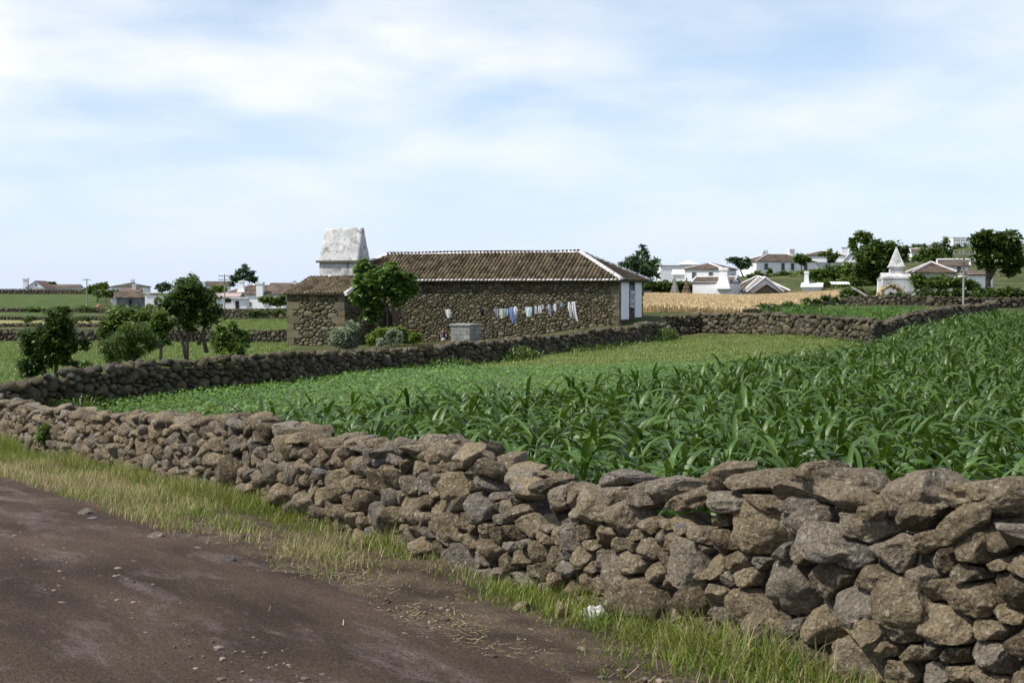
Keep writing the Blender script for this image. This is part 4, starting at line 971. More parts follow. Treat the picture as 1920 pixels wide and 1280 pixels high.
# ------------------------------------------------------------------ yard: cistern, clothesline, child
def yard():
    root_p = hl(ha(863, -4), -4, -3.1)
    a0, a1 = ha(845, -4.4), ha(881, -4.4); d = hl(a0, -4.4, 0)[1]; zt = (545-607)/F_PX*d; zb = g(*hl(a0, -4, 0)[:2])-CZ-.1
    root = empty('water_tank', tuple(hl((a0+a1)/2, -3.6, zb)), 'square grey concrete block tank with a flat lid in front of the stone house', 'water tank')
    b = B(); block(b, a0+.03, a1-.03, -4.37, -2.9, zb, zt-.09); b.build('tank_body', m_mortar, root)
    b = B(); rows = 5; hh = (zt-.09-zb)/rows
    for r in range(rows):
        for (lo, hi, ax) in ((a0, a1, 'a'), (-4.4, -2.9, 'b')):
            n = 3; off = (r % 2)*.5
            ed = [lo]+[lo+(hi-lo)*(k+off)/n for k in range(1 if not off else 0, n) if lo+(hi-lo)*(k+off)/n > lo+.05]+[hi]
            for k in range(len(ed)-1):
                if ed[k+1]-ed[k] < .08: continue
                if ax == 'a': block(b, ed[k]+.008, ed[k+1]-.008, -4.41-.01*rng.random(), -4.35, zb+r*hh+.008, zb+(r+1)*hh-.008)
                else: block(b, a1-.05, a1+.012*rng.random(), ed[k]+.03, ed[k+1]-.008, zb+r*hh+.008, zb+(r+1)*hh-.008)
    b.build('block_facing', m_conc, root)
    b = B(); block(b, a0-.06, a1+.06, -4.48, -2.84, zt-.09, zt); b.build('lid', m_conc, root)
    # clothesline in front of the facade
    def lp(px, py, bb=-1.0):
        a = ha(px, bb); p = hl(a, bb, 0); return Vector((p[0], p[1], at(px, py, p[1]).z))
    line_pts = [(790,577),(838,579.5),(905,579),(950,578),(1000,574),(1040,569),(1075,565),(1112,561)]
    cl = empty('clothesline', lp(950, 578), 'thin washing line strung along the front of the stone house', 'washing line')
    b = B(); b.tube([lp(*p) for p in line_pts], .008, 4); b.build('rope', m_dark, cl)
    for px, py in ((790,577),(1112,561)):
        b = B(); p = lp(px, py); z0 = g(p.x, p.y); b.tube([(p.x, p.y, z0-.1), (p.x, p.y, p.z+.05)], .03, 6); b.build('post', m_wood, cl)
    def line_y(px): return np.interp(px, [p[0] for p in line_pts], [p[1] for p in line_pts])
    def garment(name, label, cat, px, wpx, hpx, c, outline=None, skew=0, dy=0, bb=-1.0, top=None):
        """cloth hanging from the line: outline = half-width factor left,right down the height"""
        pt = lp(px, (top if top is not None else line_y(px))+dy, bb); s = pt.y/F_PX; W, Hh = wpx*s, hpx*s
        ol = outline or [(-.5,.5)]*2; n = 14; k = 10; V = []
        for i in range(n+1):
            t = i/n; l = np.interp(t, np.linspace(0, 1, len(ol)), [o[0] for o in ol]); r = np.interp(t, np.linspace(0, 1, len(ol)), [o[1] for o in ol])
            for j in range(k+1):
                u = (l+(r-l)*j/k); dpt = .05*math.sin(u*9+px)*t**.5+.03*math.sin(u*17+t*3+px)*t+skew*.2*t
                V.append((pt.x+HE[0]*(u*W+skew*Hh*t*t)+HN[0]*dpt, pt.y+HE[1]*(u*W+skew*Hh*t*t)+HN[1]*dpt, pt.z-t*Hh))
        V = np.array(V); nv = len(V); off = np.array([HN[0]*.012, HN[1]*.012, 0]); V = np.concatenate([V, V+off])
        q = [[i*(k+1)+j, i*(k+1)+j+1, (i+1)*(k+1)+j+1, (i+1)*(k+1)+j] for i in range(n) for j in range(k)]
        q2 = [[a_+nv for a_ in f[::-1]] for f in q]
        rim = [j for j in range(k+1)]+[i*(k+1)+k for i in range(1, n+1)]+[n*(k+1)+j for j in range(k-1, -1, -1)]+[i*(k+1) for i in range(n-1, 0, -1)]
        q3 = [[rim[i], rim[i-1], rim[i-1]+nv, rim[i]+nv] for i in range(len(rim))]
        o = mk(name, V, np.array(q+q2+q3), cloth(name+'_cloth', c), smooth=True); tag(o, label, cat); return o
    Wt = (.8,.8,.82); Bl = (.20,.27,.52); PB = (.50,.62,.74)
    garment('pillowcase', 'single white cloth hanging alone at the left end of the washing line', 'laundry', 840, 11, 17, Wt, [(-.5,.5),(-.48,.5),(-.42,.46),(-.2,.3)])
    garment('dark_cloth', 'small black cloth on the washing line above the concrete tank', 'laundry', 904, 8, 12, (.02,.02,.02))
    garment('shirt', 'mauve blue shirt on the washing line, left of the cream trousers', 'laundry', 930, 9, 19, (.33,.33,.50), [(-.5,.5),(-.3,.5),(-.1,.5),(.2,.5)])
    tr = garment('trousers', 'cream coloured short trousers on the washing line beside the blue cloths', 'laundry', 940.5, 10, 19, (.66,.63,.50), [(-.5,.45),(-.45,.4),(-.5,.5),(-.3,.6)])
    garment('light_blue_cloth', 'pale blue cloth on the washing line between cream trousers and dark blue cloth', 'laundry', 949, 8, 15, (.33,.52,.66), [(-.5,.5),(-.45,.5),(-.3,.5)])
    garment('blue_dress', 'long bright blue garment, the lowest hanging on the washing line', 'laundry', 960, 13, 31, Bl, [(-.45,.4),(-.5,.55),(-.4,.55),(-.1,.5),(.1,.35)], dy=-1)
    garment('white_cloth', 'white cloth folded over beside the long blue garment', 'laundry', 966.5, 9, 16, Wt, [(-.3,.2),(-.5,.5),(-.4,.4),(-.1,.2)], dy=-2, bb=-1.06)
    garment('shirt', 'pale turquoise shirt hung by its sleeves in the middle of the washing line', 'laundry', 991, 15, 18, (.56,.72,.74), [(-.5,.5),(-.45,.48),(-.38,.42),(-.3,.42)], dy=1)
    for px, w, h, lab in ((1004.5,6,15,'small white garment just right of the turquoise shirt'),(1012,8,15,'white garment with a flared hem, middle of the small white ones'),(1018,5,8,'tiny white cloth between the flared garment and the pale blue trousers')):
        garment('white_garment', lab, 'laundry', px, w, h, Wt, [(-.3,.3),(-.4,.4),(-.5,.5)])
    garment('trousers', 'pale blue trousers twisted in the wind on the washing line', 'laundry', 1029, 7, 23, (.42,.50,.68), [(-.5,.4),(-.4,.5),(-.1,.5),(.0,.4)], skew=.12)
    garment('white_garment', 'white vest shaped garment right of the pale blue trousers', 'laundry', 1040.5, 7, 15, Wt, [(-.25,.25),(-.5,.45),(-.5,.5),(-.3,.3)])
    garment('sock_cloth', 'tiny pale blue cloth just left of the pair of white stockings', 'laundry', 1053, 5, 7, (.42,.55,.66))
    garment('stocking', 'shorter left one of the two long white stockings on the washing line', 'laundry', 1067, 7, 30, Wt, [(-.3,.3),(-.5,.5),(-.3,.5),(-.1,.35)], skew=.13)
    garment('stocking', 'longer right one of the two long white stockings at the end of the washing line', 'laundry', 1075, 8, 39, Wt, [(-.4,.4),(-.5,.5),(-.3,.45),(-.1,.3)], skew=.2)
    garment('hanging_sheet', 'grey white cloth hanging in the shade under the fig tree', 'laundry', 706, 7, 22, (.6,.62,.68), [(-.5,.3),(-.4,.5),(-.1,.5)], top=572, bb=-.6)
    # child beside the tank
    c = at(831.5, 640, hl(ha(831, -3.6), -3.6, 0)[1]); gz = g(c.x, c.y); Hc = at(831.5, 615.5, c.y).z-gz
    child = empty('person', (c.x, c.y, gz), 'child in a navy top and pale skirt standing beside the grey water tank', 'person')
    def lathe(b, prof, cx=0, cy=0, k=14, sy=.7):
        V = [(c.x+cx+r*math.cos(2*PI*j/k), c.y+cy+r*sy*math.sin(2*PI*j/k), gz+z) for z, r in prof for j in range(k)]; n = len(prof)
        q = [[i*k+j, i*k+(j+1)%k, (i+1)*k+(j+1)%k, (i+1)*k+j] for i in range(n-1) for j in range(k)]
        V += [(c.x+cx, c.y+cy, gz+prof[0][0]), (c.x+cx, c.y+cy, gz+prof[-1][0])]; b.add(V, q, [[n*k, (j+1)%k, j] for j in range(k)]+[[n*k+1, (n-1)*k+j, (n-1)*k+(j+1)%k] for j in range(k)])
    H = Hc
    # body: one skinned surface
    me = bpy.data.meshes.new('body'); hd = H*.12
    vs = [(0,0,.50*H),(0,0,.62*H),(0,0,.76*H),(0,0,.83*H),(0,-.01,.88*H),(0,-.012,.955*H),(.055*H,0,.48*H),(.06*H,.0,.27*H),(.06*H,0,.03*H),(.065*H,-.05*H,.015*H),(-.055*H,0,.48*H),(-.06*H,0,.27*H),(-.06*H,0,.03*H),(-.065*H,-.05*H,.015*H),
          (.11*H,0,.78*H),(.15*H,-.02*H,.64*H),(.17*H,-.10*H,.55*H),(.18*H,-.14*H,.52*H),(-.11*H,0,.78*H),(-.145*H,0,.63*H),(-.14*H,-.05*H,.50*H),(-.135*H,-.06*H,.46*H)]
    es = [(0,1),(1,2),(2,3),(3,4),(4,5),(0,6),(6,7),(7,8),(8,9),(0,10),(10,11),(11,12),(12,13),(2,14),(14,15),(15,16),(16,17),(2,18),(18,19),(19,20),(20,21)]
    rad = [.075,.07,.08,.03,.06,.055,.05,.036,.026,.022,.05,.036,.026,.022,.036,.027,.021,.018,.036,.027,.021,.018]
    me.from_pydata([(c.x+x, c.y+y, gz+z) for x, y, z in vs], es, []); o = bpy.data.objects.new('body', me); COL.objects.link(o)
    sk = o.modifiers.new('skin', 'SKIN'); 
    for i, r in enumerate(rad): me.skin_vertices[0].data[i].radius = (r*H, r*H)
    me.skin_vertices[0].data[0].use_root = True
    o.modifiers.new('sub', 'SUBSURF').levels = 2; o.modifiers['sub'].render_levels = 2
    me.materials.append(m_skin); o.parent = child; o.matrix_parent_inverse = child.matrix_basis.inverted()
    b = B(); lathe(b, [(.47*H,.105*H),(.52*H,.098*H),(.62*H,.09*H),(.72*H,.105*H),(.78*H,.10*H),(.815*H,.055*H)])
    b.tube([(c.x+.09*H, c.y, gz+.785*H), (c.x+.135*H, c.y-.01*H, gz+.69*H)], [.048*H,.042*H], 8); b.tube([(c.x-.09*H, c.y, gz+.785*H), (c.x-.13*H, c.y, gz+.69*H)], [.048*H,.042*H], 8)
    b.build('top', m_navy, child, True)
    b = B(); lathe(b, [(.28*H,.155*H),(.36*H,.14*H),(.45*H,.112*H),(.5*H,.095*H)]); b.build('skirt', m_rag, child, True)
    b = B(); V, Fc = ICO[3]; P = V*np.array([.075,.078,.075])*H*1.0; k = ~((V[:,1] < -.25) & (V[:,2] < .45)); P[~k] *= .55
    b.add(P+np.array([c.x, c.y+.008*H, gz+.935*H]), None, Fc); b.build('hair', m_hair, child, True)
yard()

# ------------------------------------------------------------------ village houses
def house(label, px0, px1, d, eave_py, base_py, ridge_py, rot=0.0, depth=5.0, roof='hip', wins=(), doors=(), chims=(), mwall=None, mroof=None, cat='house', over=.25, ridge='x', mside=None, name='white_house', zbase=None, edge=True):
    """front face between px0..px1 at depth d; rot turns the front (deg, + = right end nearer)"""
    s = d/F_PX; W = (px1-px0)*s/math.cos(math.radians(rot)); zt = (HOR-eave_py)*s+CZ; zb = (HOR-base_py)*s+CZ; zr = (HOR-ridge_py)*s+CZ
    x0, y0 = (px0-960)*s, d+(W*math.sin(math.radians(rot))/2)
    e = np.array([math.cos(math.radians(rot)), -math.sin(math.radians(rot))]); n = np.array([-e[1], e[0]])
    def T(V):
        V = np.asarray(V, float); return np.stack([x0+e[0]*V[:,0]+n[0]*V[:,1], y0+e[1]*V[:,0]+n[1]*V[:,1], V[:,2]], 1)
    c = T([[W/2, depth/2, zb]])[0]; root = empty(name, tuple(c), label, cat)
    gz = min(zb, g(c[0], c[1]))-.6
    b = B(); D = depth
    V = [(0,0,gz),(W,0,gz),(W,D,gz),(0,D,gz),(0,0,zt),(W,0,zt),(W,D,zt),(0,D,zt)]; q = [[0,3,2,1],[4,5,6,7],[0,1,5,4],[1,2,6,5],[2,3,7,6],[3,0,4,7]]
    b.add(T(V), q)
    if roof == 'gable':
        if ridge == 'x': b.add(T([(0,0,zt),(0,D,zt),(0,D/2,zr-.05),(W,0,zt),(W,D,zt),(W,D/2,zr-.05)]), None, [[0,2,1],[3,4,5]])
        else: b.add(T([(0,0,zt),(W,0,zt),(W/2,0,zr-.05),(0,D,zt),(W,D,zt),(W/2,D,zr-.05)]), None, [[0,1,2],[3,5,4]])
    wall = b.build('wall', mwall or m_white, root)
    o = over; b = B(); th = .12
    if roof == 'hip':
        if W >= D: r0, r1 = (D/2, D/2, zr), (W-D/2, D/2, zr)
        else: r0, r1 = (W/2, W/2, zr), (W/2, D-W/2, zr)
        V = [(-o,-o,zt),(W+o,-o,zt),(W+o,D+o,zt),(-o,D+o,zt), r0, r1]
        if W >= D: q = [[0,1,5,4],[2,3,4,5]]; t = [[1,2,5],[3,0,4]]
        else: q = [[1,2,5,4],[3,0,4,5]]; t = [[0,1,4],[2,3,5]]
        hips = [(V[0],r0),(V[3] if W >= D else V[1],r0),(V[1] if W >= D else V[2],r1),(V[2] if W >= D else V[3],r1)]
    elif roof == 'gable':
        if ridge == 'x': r0, r1 = (-o, D/2, zr), (W+o, D/2, zr); V = [(-o,-o,zt-.08),(W+o,-o,zt-.08),(W+o,D+o,zt-.08),(-o,D+o,zt-.08), r0, r1]; q = [[0,1,5,4],[2,3,4,5]]; t = []; hips = [(V[0],r0),(V[3],r0),(V[1],r1),(V[2],r1)]
        else: r0, r1 = (W/2, -o, zr), (W/2, D+o, zr); V = [(-o,-o,zt-.08),(W+o,-o,zt-.08),(W+o,D+o,zt-.08),(-o,D+o,zt-.08), r0, r1]; q = [[3,0,4,5],[1,2,5,4]]; t = []; hips = [(V[0],r0),(V[1],r0),(V[3],r1),(V[2],r1)]
    else:      # flat slab
        V = [(-o,-o,zr),(W+o,-o,zr),(W+o,D+o,zr),(-o,D+o,zr),(0,0,zr),(0,0,zr)]; q = [[0,1,2,3]]; t = []; hips = []; r0 = r1 = None
    b.add(T(V), q, t)
    V2 = [(v[0], v[1], v[2]-th) for v in V]; b.add(T(V2), [f[::-1] for f in q], [f[::-1] for f in t]); b.add(T(V[:4]+V2[:4]), [[0,4,5,1],[1,5,6,2],[2,6,7,3],[3,7,4,0]])
    rf = b.build('roof', mroof or m_fartile, root)
    if hips and edge:
        b = B()
        for p, r in hips+[(r0, r1)]:
            P = T([p, r]); b.tube([P[0]+[0,0,.03], P[1]+[0,0,.03]], .09+.0002*d, 5)
        b.build('ridge_tiles', m_tilew, rf)
    def opening(face, a, z, w, h, kind):
        bb, bp = B(), B()
        def R(b_, a0, a1, z0, z1, k0, k1):
            if face == 'f': b_.box(((a0+a1)/2, -(k0+k1)/2, z0), (a1-a0, k1-k0, z1-z0), M=T)
            elif face == 'r': b_.box((W+(k0+k1)/2, (a0+a1)/2, z0), (k1-k0, a1-a0, z1-z0), M=T)
            else: b_.box((-(k0+k1)/2, (a0+a1)/2, z0), (k1-k0, a1-a0, z1-z0), M=T)
        zz = zb+z
        if kind == 'door': R(bb, a-w/2, a+w/2, zz, zz+h, .02, .07); bb.build('door', m_dark, root); return
        f_ = .12*w
        for (a0, a1, z0, z1) in ((a-w/2, a-w/2+f_, zz, zz+h), (a+w/2-f_, a+w/2, zz, zz+h), (a-w/2+f_, a+w/2-f_, zz, zz+f_), (a-w/2+f_, a+w/2-f_, zz+h-f_, zz+h), (a-w/2+f_, a+w/2-f_, zz+h*.48, zz+h*.48+f_*.7)): R(bb, a0, a1, z0, z1, .02, .09)
        R(bp, a-w/2+f_*.9, a+w/2-f_*.9, zz+.02, zz+h-.02, .01, .045)
        w_ = bb.build('window', m_greyw, root); bp.build('pane', m_pane, w_)
    for wd in wins: opening(*wd, 'win')
    for dr in doors: opening(*dr, 'door')
    for ch in chims:     # (kind, a, b, z0(abs rel eave), height, width)
        k, a, bb_, z0, h, w = ch; b = B(); z0 = zt+z0
        if k == 'box': b.box((a, bb_, z0), (w, w*.8, h*.86), M=T); b.box((a, bb_, z0+h*.86), (w*1.16, w, h*.14), M=T)
        elif k == 'bottle':
            P = [(0,1.0),(.08,1.0),(.2,.86),(.4,.66),(.6,.56),(.86,.50),(.861,.62),(1,.62)]; kk = 4; V = []
            for t_, r in P:
                for j in range(kk): an = PI/4+j*PI/2; V.append((a+math.cos(an)*w*.707*r, bb_+math.sin(an)*w*.6*r, z0+h*t_))
            q = [[i*kk+j, i*kk+(j+1)%kk, (i+1)*kk+(j+1)%kk, (i+1)*kk+j] for i in range(len(P)-1) for j in range(kk)]+[[(len(P)-1)*kk+j for j in range(kk)]]
            b.add(T(V), q)
        elif k == 'pyramid':
            b.box((a, bb_, z0), (w*.9, w*.8, h*.3), M=T); b.box((a, bb_, z0+h*.3), (w*1.12, w, h*.04), M=T); b.box((a, bb_, z0+h*.34), (w*1.02, w*.9, h*.58), M=T, taper=.14); b.box((a, bb_, z0+h*.92), (w*.12, w*.12, h*.08), M=T)
        elif k == 'pots':
            b.box((a, bb_, z0), (w, w*.6, h*.35), M=T)
            for j in range(4): b.box((a-w*.36+w*.24*j, bb_, z0+h*.35), (w*.12, w*.12, h*.65*(.7+.3*(j % 2))), M=T)
        b.build('chimney', mwall if (mwall and k == 'pyramid') else (m_conc if k == 'pots' else m_white), root)
    return root, T, W, zb, zt, zr

# right side
house('white two storey house with a brown hip roof behind the smaller flared chimney house', 1285, 1352, 225, 504, 530, 493, 24, 8.5, 'hip', wins=(('f',1.6,.75,.7,1.0),('f',4.4,.75,.7,1.0),('r',2.8,.7,.7,1.0),('r',6.2,.6,.6,.9)))
house('low white house with the white flared chimney at the far edge of the wheat', 1300, 1371, 188, 528, 551, 519, 20, 5.5, 'gable', chims=(('bottle',4.35,-.35,-1.0,2.9,2.0),), over=.12)
house('long pale blue white shed behind the conical stick stacks', 1238, 1305, 300, 499, 535, 497, 0, 8, 'flat', mroof=m_white, name='white_shed', cat='shed')
house('bright white lean to annexe left of the two storey white house', 1262, 1290, 232, 513, 535, 505, 10, 5, 'gable', ridge='x', mroof=m_white, name='white_shed', cat='shed', edge=False)
house('distant white barn with a white rounded roof on the skyline', 1278, 1308, 430, 495, 505, 488, 0, 10, 'hip', mroof=m_white, name='white_barn', cat='barn', edge=False)
house('dark roofed low farmhouse with a white front gable at the back of the wheat field', 1395, 1478, 192, 545, 556, 518, -8, 7.5, 'hip', name='farmhouse')
house('small gabled porch wing in front of the dark roofed low farmhouse', 1402, 1465, 187, 546, 556, 520, 0, 2.2, 'gable', ridge='y', name='gabled_wing', cat='house')
house('stone gable shed with mossy top in front of the small gabled porch wing', 1416, 1458, 184, 548, 556, 533, 0, 2.0, 'gable', ridge='y', mwall=m_mason, name='stone_shed', cat='shed', edge=False)
r, T, W, zb, zt, zr = house('white outbuilding with a leaning white chimney right of the dark roofed farmhouse', 1505, 1538, 196, 536, 549, 530, 15, 3.5, 'gable', mroof=m_white, chims=(('bottle',.5,1.2,-.5,2.6,1.1),), name='white_outbuilding', cat='outbuilding', edge=False)
house('hip roofed white house on the hill with two tall front windows', 1415, 1532, 292, 490, 512, 476, -14, 9, 'hip', wins=(('f',2.2,.7,.9,1.3),('f',6.0,.6,.8,1.5),('f',8.2,.6,.8,1.5),('f',11.2,.6,.8,1.4)), chims=(('pots',4.0,4.5,.9,1.6,1.2),('box',10.0,4.5,1.0,1.7,1.2)))
house('upper white house with a long brown roof beside the large dark tree', 1506, 1582, 312, 479, 512, 470, 12, 8, 'hip', wins=(('f',2.5,.8,.8,1.2),('r',3.5,1.9,.9,1.1)), chims=(('box',9.3,6.0,.6,1.5,1.3),))
house('flat roofed white porch with dark openings below the upper white house', 1528, 1578, 300, 494, 512, 492, 0, 2.5, 'flat', doors=(('f',2.4,.0,.6,1.5),('f',4.4,.0,1.3,1.7)), mroof=m_dark, name='porch', cat='porch')
house('white garden wall building curving up at the right of the upper white house', 1582, 1604, 308, 489, 505, 474, 10, 2, 'gable', ridge='y', mroof=m_white, name='white_outbuilding', cat='outbuilding', edge=False)
house('stained white house with a grey pyramid chimney and brown roof at the right', 1716, 1786, 138, 510, 556, 491, 8, 4.6, 'hip', mwall=m_lime, chims=(('pyramid',-1.55,2.0,-.4,3.0,1.45),))
house('low stained white kitchen wing under the pyramid chimney', 1656, 1715, 138.5, 519, 556, 511, 8, 3.6, 'gable', mwall=m_lime, mroof=m_lime, over=.05, name='kitchen_wing', cat='house', edge=False)
house('white gabled house behind the pyramid chimney house', 1762, 1812, 190, 497, 535, 486, 16, 5, 'gable', wins=(('f',2.6,1.5,.6,1.1),('r',2.4,1.4,.6,.9)))
house('white end wall building partly hidden by the tree at the right edge', 1815, 1862, 160, 513, 545, 506, -10, 4, 'gable', mroof=m_fartile, name='white_outbuilding', cat='outbuilding', edge=False)
house('small white cottage half hidden on the slope behind the pyramid chimney', 1709, 1727, 330, 472, 482, 466, 10, 5, 'gable', name='white_cottage')
house('long white building with rows of small windows on the distant hill crest', 1785, 1815, 775, 447, 461, 445, 0, 8, 'flat', mroof=m_white, wins=[('f',1.0+1.3*k,z,.6,.8) for k in range(6) for z in (.9,2.6)], name='white_block', cat='building')
# left side
house('far left white farmhouse with a square white chimney and reddish roof', 50, 86, 440, 539, 548, 526, 0, 9, 'gable', ridge='y', mroof=m_redtile, wins=(('f',3.1,2.0,.5,.8),), chims=(('box',-.8,2.0,-.6,3.6,1.5),), edge=False)
house('long low white barn beside the far left farmhouse', 86, 145, 455, 538, 547, 533, 0, 6, 'gable', name='white_barn', cat='barn', edge=False)
house('grey cottage with ochre corners and a dark roof beyond the left terraces', 222, 272, 268, 557, 576, 547, -24, 5.5, 'gable', mwall=m_dgrey, wins=(('f',1.1,.6,.8,.9),('f',4.0,.6,.8,.9)), doors=(('f',2.6,0,.5,1.5),), name='grey_cottage', edge=False, mroof=m_fartile)
house('white two storey house with a brown hip roof behind the grey cottage', 210, 276, 330, 537, 562, 530, -10, 8, 'hip', wins=(('f',1.6,1.6,.6,.9),('f',6.2,1.6,.6,.9)), chims=(('pots',4.7,4,.5,1.3,1.1),), edge=False)
house('white wing with a reddish roof in front of the two storey house at the left', 228, 262, 305, 546, 562, 540, -10, 4, 'gable', mroof=m_redtile, chims=(('box',2.7,1.5,.0,1.6,.8),), edge=False, name='white_wing')
house('white shed with dark roof behind the tall dark tree', 272, 312, 255, 554, 578, 548, 0, 4, 'flat', doors=(('f',2.0,.6,.5,1.2),), chims=(('box',1.5,1.5,.1,1.0,.8),), mroof=m_white, name='white_shed', cat='shed')
house('distant cream house with a brown roof right of the tall dark tree', 388, 432, 320, 534, 552, 527, -12, 7, 'gable', edge=False)
house('dark roofed white house with a flared white chimney left of the stone house', 428, 500, 228, 548, 580, 533, 6, 7, 'hip', chims=(('bottle',2.1,.4,-.2,2.1,1.4),), edge=True, wins=(('f',1.2,.9,.7,.8),))
house('white gabled house with a square chimney nearest the stone house at the left', 460, 535, 208, 550, 582, 534, 10, 6, 'gable', chims=(('box',2.35,-.2,-.5,2.2,1.0),), edge=False, wins=(('f',.6,.6,.5,.7),))
house('pale mauve roofed shed with an open front beside the tall dark tree', 402, 447, 214, 555, 580, 549, 0, 4, 'gable', mroof=m_pink, doors=(('f',2.2,1.1,1.2,.6),), name='open_shed', cat='shed', edge=False)
house('small white lean to in front of the flared chimney house', 434, 462, 200, 560, 582, 558, 0, 2.5, 'flat', doors=(('f',.85,0,.5,1.4),), mroof=m_white, name='lean_to', cat='shed')
house('brown roofed barn behind the white gabled house at the left', 505, 560, 262, 538, 560, 530, 0, 6, 'gable', name='barn', cat='barn', edge=False, chims=(('box',4.4,2.5,.5,.7,.6),))

# ------------------------------------------------------------------ poles, stacks, heaps
def pole(px, d, top_py, label, arms=1, r=.1):
    p = gp(px, d); zt = at(px, top_py, d).z; root = empty('utility_pole', p, label, 'utility pole', 'utility poles')
    b = B(); b.tube([(p.x, p.y, p.z-.3), (p.x, p.y, zt)], [r, r*.7], 8); b.build('post', m_pole, root)
    for k in range(arms):
        b = B(); z = zt-.35-.55*k; b.box((p.x, p.y-.14, z), (1.7, .1, .1)); ca = b.build('crossarm', m_pole, root); b = B()
        for x in (-.75, -.35, .35, .75): b.tube([(p.x+x, p.y-.14, z+.1), (p.x+x, p.y-.14, z+.26)], .045, 6)
        b.build('insulators', m_conc, ca)
pole(163.5, 285, 522, 'grey pole with a crossarm standing at the edge of the far left field', 1, .14)
pole(421.5, 205, 514, 'thin pole with crossarms above the pale mauve roofed shed', 2, .1)
pole(1806, 101, 468, 'tall slim pole in front of the leafy vines at the right', 2, .09)

def stick_stack(px, d, top_py, label, w):
    p = gp(px, d); zt = at(px, top_py, d).z; H = zt-p.z; root = empty('stick_stack', p, label, 'stick stack', 'conical stick stacks')
    b = B()
    for i in range(46):
        a = 2*PI*i/46+random.uniform(-.05,.05); r = w*random.uniform(.85,1.05); tw = a+.25
        b.tube([(p.x+r*math.cos(a), p.y+r*math.sin(a), p.z), (p.x+r*.42*math.cos(a+.1), p.y+r*.42*math.sin(a+.1), p.z+H*.6), (p.x-.06*math.cos(a), p.y-.06*math.sin(a), p.z+H*random.uniform(.9, 1.06))], [.06, .05, .03], 4)
    b.build('sticks', m_pole if px < 1275 else m_wood, root)
    b = B(); k = 14
    for f_ in (.25, .5, .72): 
        rr = w*(1-f_)*1.05; b.tube([(p.x+rr*math.cos(2*PI*j/k), p.y+rr*math.sin(2*PI*j/k), p.z+H*f_) for j in range(k+1)], .045, 4)
    b.build('binding', m_straw, root)
stick_stack(1265, 186, 522, 'pale conical stack of maize stalks, left one of the pair by the hedge', .75)
stick_stack(1287, 188, 522, 'brown conical stack of maize stalks, right one of the pair by the white house', .75)

